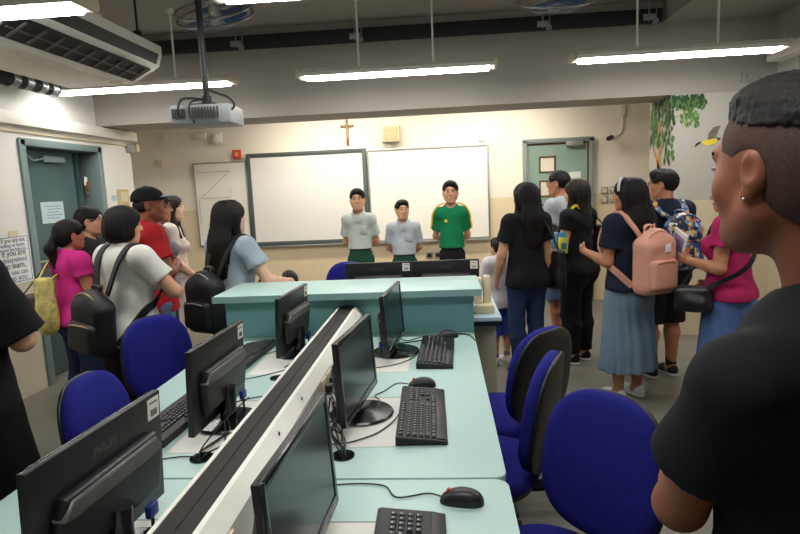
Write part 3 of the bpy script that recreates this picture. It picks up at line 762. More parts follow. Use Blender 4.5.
# ------------------------------------------------------------------ keyboards and mice
M_LEGEND = mat('key legend', (176, 176, 172), 0.6, var=0)
def make_keyboard():
    t = thing('computer_keyboard', '', 'keyboard')
    M = Matrix(((1, 0, 0, 0), (0, 0, -1, 0.225), (0, 1, 0, 0), (0, 0, 0, 1)))
    MB().prism([(-0.078, 0.0), (0.078, 0.0), (0.078, 0.009), (0.05, 0.014), (-0.07, 0.027), (-0.078, 0.024)], 0.45, M, bev=0.003).build('base', mat('keyboard black', (15, 15, 17), 0.5), t)
    a = math.atan2(0.013, 0.12)
    def zt(x): return 0.014 + (0.05 - x) * 0.108
    kmesh = {}
    def key(x, y, wy):
        q = round(wy, 4)
        if q not in kmesh:
            m = MB(); g = bmesh.ops.create_cube(m.bm, size=1.0)
            for v in g['verts']:
                top = v.co.z > 0
                v.co.x *= 0.0105 if top else 0.0155; v.co.y *= (wy - 0.0075) if top else (wy - 0.0025); v.co.z *= 0.008
            m.poly([(-0.0042, -wy * 0.20, 0.0043), (-0.0004, -wy * 0.20, 0.0043), (-0.0004, -wy * 0.20 + 0.0045, 0.0043), (-0.0042, -wy * 0.20 + 0.0045, 0.0043)])
            kmesh[q] = m.mesh('key', False); kmesh[q].materials.append(M_KEY); kmesh[q].materials.append(M_LEGEND); kmesh[q].polygons[-1].material_index = 1
        o = link('key', kmesh[q], None, t); o.location = (x, y, zt(x) + 0.003); o.rotation_euler = (0, a, 0)
    u = 0.0188; y0 = -0.213
    for k in range(13):
        g = 0.012 if k else 0; key(-0.062, y0 + u * (k + 0.5) + (0.006 * ((k - 1) // 4 + 1) if k else 0), u * 0.98)
    rows = [(-0.039, [1] * 13 + [2]), (-0.020, [1.5] + [1] * 12 + [1.5]), (-0.001, [1.75] + [1] * 11 + [2.25]), (0.018, [2.25] + [1] * 10 + [2.75]), (0.037, [1.5, 1.25, 1.25, 6, 1.25, 1.25, 2.5])]
    for x, ws in rows:
        y = y0
        for wv in ws: key(x, y + wv * u / 2, wv * u); y += wv * u
    for x in (-0.039, -0.020):
        for k in range(3): key(x, y0 + u * 15.25 + u * (k + 0.5), u)
    key(0.018, y0 + u * 16.75, u)
    for k in range(3): key(0.037, y0 + u * (15.75 + k), u)
    for x in (-0.039, -0.020, -0.001, 0.018):
        for k in range(4): key(x, y0 + u * (18.75 + k), u)
    MB().box((0.060, 0, 0.0135), (0.03, 0.43, 0.004), rot=RY(0.16), bev=0.0015).build('palm_edge', M_BLACK, t)
    MB().tube(smooth_path([(-0.076, 0.0, 0.012), (-0.10, -0.06, 0.004), (-0.15, -0.15, 0.004), (-0.24, -0.21, 0.004), (-0.31, -0.20, 0.004)]), 0.0022, 6).build('cable', M_BLACK, t)
    return t
kb0 = make_keyboard()
G = 'black computer keyboards'
for i, (x, y, a, lab) in enumerate((
        (-0.085, 1.845, 1, 'black keyboard in the middle of the right bench below the middle screen'),
        (-0.088, 1.02, 1, 'black keyboard at the bottom edge, nearest the camera'),
        (-0.042, 2.57, -2, 'black keyboard nearest the teal counter, on the right bench'),
        (-0.94, 1.85, 177, 'black keyboard behind the second monitor on the left bench'),
        (-0.945, 2.575, 177, 'black keyboard nearest the teal counter, on the left bench'))):
    o = kb0 if i == 0 else copy_tree(kb0)
    o.location = (x, y, DZ + 0.0015); o.rotation_euler = (0, 0, math.radians(a)); o['label'] = lab; o['group'] = G

def make_mouse():
    t = thing('computer_mouse', '', 'mouse')
    m = MB(); g = bmesh.ops.create_uvsphere(m.bm, u_segments=28, v_segments=16, radius=1.0)
    for v in g['verts']:
        x, y, z = v.co
        h = 0.036 * (1 - 0.30 * (x < 0) * abs(x))
        sg = 1 - 0.10 * math.cos(x * 2)
        v.co = (0.054 * math.copysign(abs(x) ** 0.85, x), 0.030 * math.copysign(abs(y) ** 0.8, y) * sg, max(0.0, z) ** 0.85 * h if z > 0 else 0.0)
    m.build('shell', M_BLACK, t)
    m = MB(); m.tube([(-0.0545 + 0.004 * k, 0, 0.0295 - 0.0042 * (6 - k) if k < 6 else 0.0305) for k in range(2, 7)], 0.0009, 5); m.build('button_gap', M_GLOSS, t)
    MB().cyl((-0.030, -0.004, 0.0255), (-0.030, 0.004, 0.0255), 0.0075).build('scroll_wheel', M_RED, t)
    return t
ms0 = make_mouse()
def mouse_cable(o, pts): MB().tube(smooth_path(pts), 0.002, 6).build('cable', M_BLACK, o)
G = 'black computer mice on the right bench'
cabs = [[(-0.05, 0.0, 0.01), (-0.09, 0.02, 0.003), (-0.16, -0.01, 0.003), (-0.21, 0.04, 0.003), (-0.31, 0.03, 0.003), (-0.42, -0.02, 0.003)],
        [(-0.05, 0.0, 0.01), (-0.10, 0.03, 0.003), (-0.14, -0.05, 0.003), (-0.17, -0.10, 0.003), (-0.15, -0.15, 0.003), (-0.18, -0.19, 0.003)],
        [(-0.05, 0.0, 0.01), (-0.12, 0.02, 0.003), (-0.2, -0.06, 0.003), (-0.26, 0.0, 0.003), (-0.36, -0.02, 0.003)]]
for i, (x, y, a, lab) in enumerate(((0.026, 1.312, -10, 'black mouse with red wheel nearest the camera, on the near right bench'),
                                    (-0.096, 2.138, 0, 'black mouse beyond the middle keyboard of the right bench'),
                                    (0.012, 2.862, 0, 'black mouse in front of the teal counter at the bench end'))):
    o = ms0 if i == 0 else copy_tree(ms0)
    o.location = (x, y, DZ + 0.0005); o.rotation_euler = (0, 0, math.radians(a)); o['label'] = lab; o['group'] = G
for o, c in zip([x for x in list(C.objects) if x.name.startswith('computer_mouse')], cabs): mouse_cable(o, c)
def cable_bundle(name, label, base, pts_list, r=0.0035):
    m = MB()
    for p in pts_list: m.tube(smooth_path([Vector(base) + Vector(q) for q in p]), r, 6)
    tag(m.build(name, M_BLACK), label, 'cables')
rnd = random.Random(5)
def tangle(x, y, n, dx):
    out = []
    for k in range(n):
        j = lambda s: rnd.uniform(-s, s)
        out.append([(x + dx + j(0.01), y + 0.22 + j(0.06), DZ + 0.09 + j(0.02)), (x + dx * 0.7 + j(0.02), y + 0.16 + j(0.03), DZ + 0.05 + j(0.03)), (x + dx * .4 + j(0.02), y + 0.08 + j(0.02), DZ + 0.03 + j(0.015)), (x + j(0.012), y + j(0.015), DZ + 0.012), (x + j(0.008), y + j(0.008), DZ - 0.03)])
    return out
cable_bundle('cable_tangle', 'tangle of black cables between two screens, dropping into the right bench grommet', (0, 0, 0), tangle(-0.307, 1.56, 7, -0.07), 0.0027)
cable_bundle('cable_tangle', 'black cables dropping into the grommet of the left bench', (0, 0, 0), tangle(-0.726, 1.555, 2, 0.06), 0.0025)
cable_bundle('desk_cable', 'thin black cable looping over the far right corner of the bench', (0, 0, 0), [[(-0.30, 2.72, DZ + 0.004), (-0.12, 2.80, DZ + 0.004), (0.0, 2.90, DZ + 0.004), (0.10, 2.90, DZ + 0.004), (0.14, 2.80, DZ + 0.004), (0.156, 2.70, DZ - 0.05), (0.16, 2.68, DZ - 0.2)]], 0.003)
cable_bundle('desk_cable', 'thin black mouse cable crossing the left bench between its two keyboards', (0, 0, 0), [[(-0.90, 2.24, DZ + 0.003), (-0.80, 2.28, DZ + 0.003), (-0.68, 2.38, DZ + 0.003), (-0.60, 2.42, DZ + 0.003)]], 0.002)
cable_bundle('desk_cable', 'thin black mouse cable on the left bench behind the nearest monitor', (0, 0, 0), [[(-0.95, 1.46, DZ + 0.003), (-0.88, 1.53, DZ + 0.003), (-0.80, 1.56, DZ + 0.003), (-0.75, 1.556, DZ + 0.006)]], 0.002)

# ------------------------------------------------------------------ office chairs
def make_chair():
    t = thing('office_chair', '', 'chair')
    def outline(w0, w1, h, n=10, p=2.6):
        o = []
        for k in range(48):
            a = 2 * math.pi * k / 48; c, s = math.cos(a), math.sin(a)
            y = math.copysign(abs(s) ** (2 / p), s); x = math.copysign(abs(c) ** (2 / p), c)
            w_ = w0 + (w1 - w0) * (y + 1) / 2
            o.append((x * w_ / 2, y * h / 2))
        return o
    def cushion(ol, th, dome, M, name, mt, bend=0.0, back_flat=True):
        m = MB(); prof = [(0.90, -0.5), (0.985, -0.38), (1.0, -0.1), (0.99, 0.2), (0.94, 0.42), (0.8, 0.62), (0.5, 0.85), (0.2, 0.96)]
        rings = []
        for s, z in prof:
            zz = z * th if z < 0.4 else 0.4 * th + (z - 0.4) * dome
            rings.append([m.bm.verts.new(M @ Vector((x * s, y * s, zz + bend * ((x * s) ** 2) - bend * 0.004))) for x, y in ol])
        n = len(ol)
        for a, b in zip(rings, rings[1:]):
            for i in range(n): m.bm.faces.new((a[i], a[(i + 1) % n], b[(i + 1) % n], b[i]))
        m.bm.faces.new(rings[0][::-1]); m.bm.faces.new(rings[-1])
        return m.build(name, mt, t, angle=60)
    I = Matrix.Identity(4)
    cushion(outline(0.46, 0.44, 0.44), 0.06, 0.03, Matrix.Translation((0, 0.0, 0.425)), 'seat', M_CHAIR)
    MB().prism([(x * 0.94, y * 0.94) for x, y in outline(0.46, 0.44, 0.44)], 0.02, Matrix.Translation((0, 0, 0.379)), bev=0.006).build('seat_shell', M_BLACK, t)
    # backrest: local outline (x = width, y = height) stood up, front towards +Y
    tilt = math.radians(8)
    Mb = Matrix.Translation((0, -0.235, 0.675)) @ Matrix.Rotation(tilt, 4, 'X') @ Matrix(((-1, 0, 0, 0), (0, 0, 1, 0), (0, 1, 0, 0), (0, 0, 0, 1)))
    cushion(outline(0.40, 0.36, 0.43, p=2.7), 0.055, 0.022, Mb, 'backrest', M_CHAIR, bend=0.55)
    Mb2 = Mb @ Matrix.Translation((0, 0, -0.028)) @ Matrix(((1, 0, 0, 0), (0, 1, 0, 0), (0, 0, -1, 0), (0, 0, 0, 1)))
    cushion(outline(0.405, 0.365, 0.435, p=2.7), 0.02, 0.02, Mb2, 'back_shell', M_BLACK, bend=-0.55)
    m = MB(); pts = smooth_path([(0, 0.02, 0.365), (0, -0.16, 0.365), (0, -0.27, 0.40), (0, -0.295, 0.50), (0, -0.285, 0.66)])
    m.ribbon(pts, [(0, 0.0, -1)] * 8 + [(0, -1, 0.0)] * (len(pts) - 8), 0.07, 0.014)
    m.build('back_support', M_BLACK, t)
    MB().box((0, 0, 0.36), (0.16, 0.2, 0.035), bev=0.01).build('tilt_mechanism', M_BLACK, t)
    MB().cyl((0, 0, 0.10), (0, 0, 0.24), 0.032).cyl((0, 0, 0.24), (0, 0, 0.35), 0.02).build('gas_column', M_BLACK, t)
    MB().cyl((0.08, 0.02, 0.355), (0.22, 0.04, 0.345), 0.006).box((0.23, 0.04, 0.345), (0.04, 0.02, 0.014), bev=0.004).build('height_lever', M_BLACK, t)
    hub = MB(); hub.cyl((0, 0, 0.08), (0, 0, 0.13), 0.045); hub.build('base_hub', M_BLACK, t)
    for k in range(5):
        a = 2 * math.pi * k / 5 + 0.3; d = Vector((math.cos(a), math.sin(a), 0))
        l = MB(); l.tube([d * 0.03 + Vector((0, 0, 0.105)), d * 0.16 + Vector((0, 0, 0.10)), d * 0.28 + Vector((0, 0, 0.075))], [0.024, 0.021, 0.016], 10); lg = l.build('base_leg', M_BLACK, t)
        p = d * 0.275; sd = Vector((-d.y, d.x, 0))
        c = MB()
        for s in (-1, 1): c.cyl(p + sd * s * 0.006 + Vector((0, 0, 0.027)), p + sd * s * 0.024 + Vector((0, 0, 0.027)), 0.027)
        c.cyl(p + Vector((0, 0, 0.03)), p + Vector((0, 0, 0.075)), 0.008)
        c.build('caster', M_BLACK, lg)
    return t
ch0 = make_chair()
G = 'blue fabric office chairs'
for i, (x, y, h, z, lab) in enumerate((
        (0.265, 1.46, 132, 0.0, 'blue office chair facing the camera beside the man in black in the foreground'),
        (0.13, 2.14, 68, 0.0, 'blue office chair showing its black back shell, middle one along the right bench'),
        (0.25, 2.62, 42, 0.0, 'blue office chair farthest along the right bench, black shell turned to the camera'),
        (-1.03, 1.92, -88, 0.0, 'blue office chair behind the nearest monitor on the left bench'),
        (-1.33, 2.74, -124, 0.0, 'blue office chair behind the second monitor, below the woman in white'),
        (-0.80, 4.50, 180, 0.02, 'blue chair back showing above the teal counter, left of the two monitors'))):
    o = ch0 if i == 0 else copy_tree(ch0)
    o.location = (x, y, 0.0); o.rotation_euler = (0, 0, math.radians(h)); o['label'] = lab; o['group'] = G
    if z:
        for c in o.children:
            if c.name.split('.')[0] in ('seat', 'seat_shell', 'backrest', 'back_shell', 'back_support', 'tilt_mechanism', 'gas_column', 'height_lever'): c.location.z = z

# ------------------------------------------------------------------ implicit surfaces for bodies, clothes and bags
class SDF:
    def __init__(self): self.ops = []
    def _add(self, mode, fn, lo, hi, k): self.ops.append((mode, fn, np.array(lo, float), np.array(hi, float), k)); return self
    def cone(self, a, b, ra, rb=None, k=0.02, sy=1.0, mode='add', flat=False, ax=None):
        """round cone a->b; sy squashes its depth along ax (default local y); flat cuts it square at b"""
        rb = ra if rb is None else rb
        a = np.array(a, float); b = np.array(b, float); R = max(ra, rb)
        lo = np.minimum(a, b) - R; hi = np.maximum(a, b) + R
        axv = np.array((0, 1, 0.0)) if ax is None else np.array(ax, float) / np.linalg.norm(ax)
        def fn(P):
            q = P - a
            if sy != 1.0: q = q + np.multiply.outer(q @ axv * (1 / sy - 1), axv)
            d = b - a
            if sy != 1.0: d = d + axv * (d @ axv) * (1 / sy - 1)
            L2 = d @ d + 1e-12
            h = np.clip(q @ d / L2, 0, 1)
            e = q - np.multiply.outer(h, d)
            r = np.sqrt(np.einsum('...i,...i', e, e)) - (ra + (rb - ra) * h)
            r = r * (min(sy, 1.0) ** 0.5 if sy != 1 else 1)
            if flat: r = np.maximum(r, (P - b) @ ((b - a) / np.linalg.norm(b - a)))
            return r
        return self._add(mode, fn, lo, hi, k)
    def ell(self, c, r, R=None, k=0.02, mode='add'):
        c = np.array(c, float); r = np.array(r, float); M = np.eye(3) if R is None else np.array(R, float)
        m = max(r) if R is not None else r
        def fn(P):
            q = (P - c) @ M
            k0 = np.sqrt(np.einsum('...i,...i', q / r, q / r)); k1 = np.sqrt(np.einsum('...i,...i', q / r ** 2, q / r ** 2)) + 1e-9
            return k0 * (k0 - 1) / k1
        return self._add(mode, fn, c - m, c + m, k)
    def box(self, c, s, rad=0.02, R=None, k=0.01, mode='add'):
        c = np.array(c, float); hs = np.array(s, float) / 2 - rad; M = np.eye(3) if R is None else np.array(R, float)
        m = (np.linalg.norm(np.array(s) / 2) if R is not None else np.array(s) / 2)
        def fn(P):
            q = np.abs((P - c) @ M) - hs
            return np.sqrt((np.maximum(q, 0) ** 2).sum(-1)) + np.minimum(q.max(-1), 0) - rad
        return self._add(mode, fn, c - m, c + m, k)
    def cut(self, fn): self.ops.append(('cut', fn, None, None, 0)); return self      # keep where fn(P) < 0
    def disp(self, fn): self.ops.append(('disp', fn, None, None, 0)); return self
    def mesh(self, name, res, fine=None):
        adds = [o for o in self.ops if o[0] == 'add']
        lo = np.min([o[2] for o in adds], 0) - 4 * res; hi = np.max([o[3] for o in adds], 0) + 4 * res
        ax = []
        for i in range(3):
            if fine is None: ax.append(np.arange(lo[i], hi[i] + res, res)); continue
            fl, fh, fr = fine[0][i], fine[1][i], fine[2]
            ax.append(np.concatenate([np.arange(lo[i], fl, res), np.arange(fl, fh, fr), np.arange(fh, hi[i] + res, res)]))
        shp = tuple(len(a) for a in ax); F = np.full(shp, 0.5, np.float32)
        def grid(s): return np.stack(np.meshgrid(*[a[q] for a, q in zip(ax, s)], indexing='ij'), -1)
        for mode, fn, l, h, k in self.ops:
            if mode in ('cut', 'disp'):
                ii = np.argwhere(np.abs(F) < 0.08) if mode == 'disp' else None
                if mode == 'cut':
                    P = grid([slice(None)] * 3); F = np.maximum(F, fn(P)).astype(np.float32)
                else:
                    P = np.stack([ax[i][ii[:, i]] for i in range(3)], -1); F[tuple(ii.T)] += fn(P).astype(np.float32)
                continue
            m = k + 3.2 * res
            s = [slice(max(0, int(np.searchsorted(ax[i], l[i] - m)) - 1), int(np.searchsorted(ax[i], h[i] + m)) + 1) for i in range(3)]
            d = fn(grid(s)).astype(np.float32); A = F[tuple(s)]
            if mode == 'add':
                t = np.clip(0.5 + 0.5 * (A - d) / k, 0, 1); F[tuple(s)] = A * (1 - t) + d * t - k * t * (1 - t)
            else:
                t = np.clip(0.5 - 0.5 * (A + d) / k, 0, 1); F[tuple(s)] = A * (1 - t) - d * t + k * t * (1 - t)
        F[0], F[-1] = 0.5, 0.5; F[:, 0], F[:, -1] = 0.5, 0.5; F[:, :, 0], F[:, :, -1] = 0.5, 0.5
        return nets(name, F, ax)
def nets(name, F, ax):
    S = F < 0
    nx, ny, nz = S.shape
    cnt = np.zeros((nx - 1, ny - 1, nz - 1), np.int8)
    offs = [(i, j, k) for i in (0, 1) for j in (0, 1) for k in (0, 1)]
    for i, j, k in offs: cnt += S[i:nx - 1 + i, j:ny - 1 + j, k:nz - 1 + k]
    cell = np.argwhere((cnt > 0) & (cnt < 8)); N = len(cell)
    idx = np.full(cnt.shape, -1, np.int32); idx[tuple(cell.T)] = np.arange(N)
    V = np.stack([F[cell[:, 0] + i, cell[:, 1] + j, cell[:, 2] + k] for i, j, k in offs], 1)
    pos = np.zeros((N, 3)); num = np.zeros(N)
    for a in range(8):
        for b in range(a + 1, 8):
            if sum(abs(x - y) for x, y in zip(offs[a], offs[b])) != 1: continue
            va, vb = V[:, a], V[:, b]; m = (va < 0) != (vb < 0)
            t = np.where(m, va / np.where(m, va - vb, 1), 0)
            for q in range(3): pos[:, q] += np.where(m, offs[a][q] + t * (offs[b][q] - offs[a][q]), 0)
            num += m
    pos /= num[:, None]
    W = np.stack([ax[q][cell[:, q]] + pos[:, q] * (ax[q][cell[:, q] + 1] - ax[q][cell[:, q]]) for q in range(3)], 1)
    quads = []
    for a in range(3):
        b, c = (a + 1) % 3, (a + 2) % 3
        s0 = [slice(1, -1)] * 3; s1 = [slice(1, -1)] * 3
        s0[a] = slice(0, -1); s1[a] = slice(1, None)
        e0, e1 = S[tuple(s0)], S[tuple(s1)]
        E = np.argwhere(e0 != e1); flip = e0[tuple(E.T)]
        base = E.copy(); base[:, b] += 1; base[:, c] += 1
        def at(db, dc):
            p = base.copy(); p[:, b] += db; p[:, c] += dc
            return idx[tuple(p.T)]
        q = np.stack([at(-1, -1), at(0, -1), at(0, 0), at(-1, 0)], 1)
        q[~flip] = q[~flip][:, ::-1]
        quads.append(q)
    Q = np.concatenate(quads); Q = Q[(Q >= 0).all(1)]
    me = bpy.data.meshes.new(name)
    me.vertices.add(N); me.vertices.foreach_set('co', W.astype(np.float32).ravel())
    me.loops.add(Q.size); me.loops.foreach_set('vertex_index', Q.astype(np.int32).ravel())
    me.polygons.add(len(Q)); me.polygons.foreach_set('loop_start', np.arange(0, Q.size, 4, dtype=np.int32))
    try: me.polygons.foreach_set('loop_total', np.full(len(Q), 4, np.int32))
    except Exception: pass
    me.update(calc_edges=True); me.validate()
    me.polygons.foreach_set('use_smooth', np.ones(len(me.polygons), bool))
    return me

def folds(amp, f=1.0, seed=0):
    r = np.random.RandomState(seed); ph = r.uniform(0, 6.28, 6)
    def fn(P):
        x, y, z = P[..., 0] * f, P[..., 1] * f, P[..., 2] * f
        wv = np.sin(11 * z + 7 * x + ph[0]) * 1.6
        a = np.sin(38 * z + 21 * x - 12 * y + wv + ph[1]) * (0.5 + 0.5 * np.sin(9 * x + 6 * z + ph[2]))
        b = np.sin(27 * x - 30 * z + 17 * y + 1.3 * wv + ph[3]) * (0.5 + 0.5 * np.sin(8 * z - 7 * y + ph[4]))
        return amp * (a + 0.8 * b) * 0.6
    return fn
def strands(amp, seed=0):
    r = np.random.RandomState(seed); ph = r.uniform(0, 6.28, 4)
    def fn(P):
        a = np.arctan2(P[..., 0], P[..., 1])
        return amp * (np.sin(34 * a + 5 * P[..., 2] + ph[0]) + 0.7 * np.sin(57 * a - 9 * P[..., 2] + ph[1]) + 0.5 * np.sin(21 * a + ph[2]))
    return fn

# ------------------------------------------------------------------ people
def npv(*a): return np.array(a, float)
def unit(v): v = np.array(v, float); return v / np.linalg.norm(v)
ARMS = dict(                      # upper arm, forearm, hand, palm direction (x = outward), finger curl
    down=((.14, -.05, -1), (.06, .16, -1), (0, .15, -1), (-1, 0, 0), .45),
    back=((.30, -.38, -.9), (-.62, -.42, -.45), (-.9, .05, -.2), (0, -1, 0), .5),
    cross=((.22, .30, -.9), (-.92, .34, .12), (-.9, .1, .2), (-.1, -1, -.2), .8),
    hold=((.16, .02, -1), (-.35, .90, .12), (-.35, .9, .2), (-.9, -.3, .2), 1.0),
    strap=((.20, .05, -1), (-.30, .75, .75), (-.6, .3, .7), (-.2, -1, .1), 1.2),
    low=((.18, .10, -1), (-.45, .55, -.55), (-.6, .5, -.4), (-.5, -.6, 0), .8),
    lean=((.35, .35, -.85), (.05, .95, -.02), (-.1, .95, -.1), (0, 0, -1), .3))
class Body:
    def __init__(s, H, female=False, b=1.0, child=False, arms=('down', 'down'), yaw=0.0, pitch=0.0, legs=(0.0, 0.0), hs=None, zs=.805):
        s.H, s.fem, s.b, s.child = H, female, b, child
        h = H
        s.hs = hs or (0.60 * H * (1.0 if not child else 1.16))
        s.sw = (0.094 if female else 0.104) * h * b
        s.zs = zs * h; s.ear = 1.0
        s.arm = {}
        for side, spec in ((-1, arms[0]), (1, arms[1])):
            ua, fa, hd, pn, curl = ARMS[spec] if isinstance(spec, str) else spec
            fl = lambda v: npv(v[0] * side, v[1], v[2])
            S_ = npv(side * s.sw, -0.006 * h, s.zs)
            E_ = S_ + unit(fl(ua)) * 0.172 * h; W_ = E_ + unit(fl(fa)) * 0.145 * h
            s.arm[side] = (S_, E_, W_, unit(fl(hd)), unit(fl(pn)), curl)
        s.leg = {}
        for side, st in ((-1, legs[0]), (1, legs[1])):
            hp = npv(side * 0.052 * h * b, 0, 0.50 * h); an = npv(side * 0.055 * h, st, 0.045 * h)
            kn = (hp + an) / 2 + npv(side * 0.004, 0.012 * h + st * 0.1, 0.01 * h)
            s.leg[side] = (hp, kn, an)
        hair = 0.014
        s.hc = npv(0, 0.012 * h, h - 0.115 * s.hs - hair)
        s.HR = np.array(RZ(math.radians(yaw)) @ RX(math.radians(pitch)))
    def hp(s, x, y, z): return s.hc + s.HR @ (npv(x, y, z) * s.hs)        # a point given in head space
    def torso(s, f, inf=0.0, k=0.04, lowz=0.49):
        h, b = s.H, s.b
        f.cone((0, 0, (lowz) * h), (0, 0, 0.56 * h), .088 * h * b + inf, .080 * h * b + inf, k, .74)
        f.cone((0, 0.002 * h, .56 * h), (0, 0, .66 * h), .080 * h * b + inf, (.072 if s.fem else .079) * h * b + inf, k, .72)
        f.cone((0, 0, .66 * h), (0, -.004 * h, .755 * h), (.072 if s.fem else .079) * h * b + inf, (.078 if s.fem else .088) * h * b + inf, k, .74)
        f.cone((-s.sw * .72, -.006 * h, s.zs - .010 * h), (s.sw * .72, -.006 * h, s.zs - .010 * h), .038 * h + inf, None, k, .95)
        f.cone((0, -.014 * h, .785 * h), (0, -.008 * h, .858 * h), .058 * h + inf, .028 * h + inf, k, .8)
        if s.fem and not s.child:
            for x in (-1, 1): f.ell((x * .040 * h * b, .047 * h * b, .715 * h), np.array((.040, .036, .040)) * h * b + inf, k=.03)
    def upper_arm(s, f, side, inf=0.0, frac=1.0, k=.025, flare=0.0):
        S_, E_, W_, hd, pn, cu = s.arm[side]; h = s.H; b = s.b ** .5
        e = S_ + (E_ - S_) * frac
        f.ell(S_ + npv(side * .002 * h, 0, -.004 * h), np.array((.034, .034, .036)) * h * b + inf, k=.03)
        f.cone(S_, e, .031 * h * b + inf, (.031 + (.0235 - .031) * frac) * h * b + inf + flare, k, flat=frac < 1.0)
    def forearm(s, f, side, inf=0.0, t0=0.0, k=.02):
        S_, E_, W_, hd, pn, cu = s.arm[side]; h = s.H; b = s.b ** .5
        M_ = E_ + (W_ - E_) * .3
        f.cone(E_, M_, .0235 * h * b + inf, .0235 * h * b + inf, k); f.cone(M_, W_, .0235 * h * b + inf, .0155 * h * b + inf, k)
    def hand(s, f, side):
        S_, E_, W_, hd, pn, cu = s.arm[side]; g = s.H / 1.7
        pn = unit(pn - hd * (pn @ hd)); sd = np.cross(hd, pn)          # across the palm
        th = unit(unit(W_ - E_) * 0.1 + npv(0, .6, .8)); sgn = 1 if sd @ th > 0 else -1
        sd = sd * sgn                                                   # towards the thumb
        c0 = W_ + hd * .018 * g; c1 = W_ + hd * .070 * g
        for u in (-.022, -.008, .008, .022): f.cone(c0 + sd * u * .7 * g, c1 + sd * u * g, .0125 * g, .0105 * g, .012)
        for u, L in ((.024, .066), (.009, .076), (-.008, .070), (-.023, .055)):
            p = c1 + sd * u * g; d = hd; a = cu * .5
            for q, fr in enumerate((.45, .32, .26)):
                d2 = hd * math.cos(a) + pn * math.sin(a); p2 = p + d2 * L * fr * g
                f.cone(p, p2, (.0088 - .0006 * q) * g, (.0083 - .0008 * q) * g, .004); p = p2; a += cu * .6
        p = W_ + hd * .025 * g + sd * .020 * g; d1 = unit(hd * .6 + sd * .75 + pn * .35); p2 = p + d1 * .036 * g
        f.cone(p, p2, .0125 * g, .0102 * g, .008)
        d2 = unit(hd * .9 + sd * .25 + pn * (.35 + .3 * cu)); f.cone(p2, p2 + d2 * .030 * g, .0098 * g, .0082 * g, .005)
    def legs(s, f, inf=0.0, k=.03, foot=True, hip=0.0, loose=0.0):
        h, b = s.H, s.b
        for side in (-1, 1):
            hp, kn, an = s.leg[side]
            f.cone(hp, kn, .053 * h * b + inf + hip, .034 * h * b + inf + loose, k)
            cf = kn + (an - kn) * .3 + npv(0, -.008 * h, 0)
            f.cone(kn, cf, .033 * h * b + inf + loose, .034 * h * b + inf + loose * 1.1, k); f.cone(cf, an, .034 * h * b + inf + loose * 1.1, .0205 * h * b + inf + loose * 1.4, k)
            f.ell(hp + npv(-side * .004 * h, -.034 * h, .005 * h), np.array((.052, .048, .055)) * h * b + inf + hip, k=.04)
            if foot:
                f.cone(an, an + npv(0, .01 * h, -.012 * h), .021 * h, .024 * h, .02)
                f.cone(an + npv(0, -.018 * h, -.02 * h), an + npv(side * .006 * h, .085 * h, -.028 * h), .021 * h, .014 * h, .02)
    def head(s, f):
        z = s.hs; P = s.hp; R = s.HR
        E = lambda c, r, k=.02, mode='add', rot=None: f.ell(P(*c), np.array(r) * z, R if rot is None else R @ np.array(rot), k * z, mode)
        Cn = lambda a, b, ra, rb, k=.02, mode='add': f.cone(P(*a), P(*b), ra * z, rb * z, k * z, mode=mode)
        n0 = npv(0, -.010 * s.H, .815 * s.H); nr = (.030 if s.fem or s.child else .0345) * s.H * (s.b ** .4)
        f.cone(n0, P(0, -.025, -.055), nr, nr * .93, .03)
        E((0, -.012, .035), (.0755, .096, .080), .03); E((0, .018, -.025), (.062, .066, .078), .03)
        E((0, .040, -.083), (.042, .043, .030), .03); Cn((-.052, .0, -.055), (-.018, .055, -.092), .020, .018, .03); Cn((.052, .0, -.055), (.018, .055, -.092), .020, .018, .03)
        E((.036, .056, -.022), (.024, .018, .024), .03); E((-.036, .056, -.022), (.024, .018, .024), .03)
        Cn((-.034, .077, .030), (.034, .077, .030), .009, .009, .02)
        for x in (-1, 1): E((x * .031, .094, .010), (.019, .014, .0125), .012, 'sub')
        Cn((0, .084, .018), (0, .102, -.022), .0085, .0115, .012); E((.012, .090, -.026), (.009, .010, .008), .01); E((-.012, .090, -.026), (.009, .010, .008), .01)
        Cn((-.018, .083, -.053), (.018, .083, -.053), .0075, .0075, .012); Cn((-.015, .081, -.064), (.015, .081, -.064), .0075, .0075, .01)
        Cn((-.025, .0905, -.0585), (.025, .0905, -.0585), .0022, .0022, .004, 'sub')
        for x in (-1, 1):
            rot = RZ(x * -.42) @ RX(-.15)
            E((x * .078, -.014, -.002), (.011 * s.ear, .021 * s.ear, .033 * s.ear), .012, 'add', rot)
            E((x * .088, -.008, .004), (.006, .012, .018), .006, 'sub', rot)
            E((x * .076, -.004, -.030), (.008, .010, .011), .008)
    def face_parts(s, root, hairm, glasses=None, smile=False, brow=True):
        z = s.hs; P = s.hp; R4 = Matrix(s.HR.tolist()).to_4x4(); q = Matrix(s.HR.tolist())
        for x in (-1, 1):
            m = MB(); m.sph(P(x * .031, .0800, .0105), (.0130 * z, .0085 * z, .0050 * z), 14, 10, q); e = m.build('eye', M_EYE, root)
            MB().sph(P(x * .031, .0865, .0105), (.0066 * z, .0034 * z, .0050 * z), 12, 8, q).build('iris', M_IRIS, e)
            if brow: MB().tube([P(x * .014, .0885, .0295), P(x * .030, .0875, .0355), P(x * .047, .0765, .0315)], [.0030 * z, .0040 * z, .0022 * z], 8).build('eyebrow', hairm, root)
        c = .004 if smile else -.001
        MB().tube([P(-.024, .0835, -.0585 + c), P(-.010, .0915, -.0585), P(0, .0925, -.0585), P(.010, .0915, -.0585), P(.024, .0835, -.0585 + c)], [.0018 * z, .0042 * z, .0048 * z, .0042 * z, .0018 * z], 8).build('lips', M_LIP, root)
        if smile: MB().tube([P(-.015, .0905, -.0570), P(0, .0965, -.0575), P(.015, .0905, -.0570)], [.0015 * z, .0026 * z, .0015 * z], 8).build('teeth', M_WHITE, root)
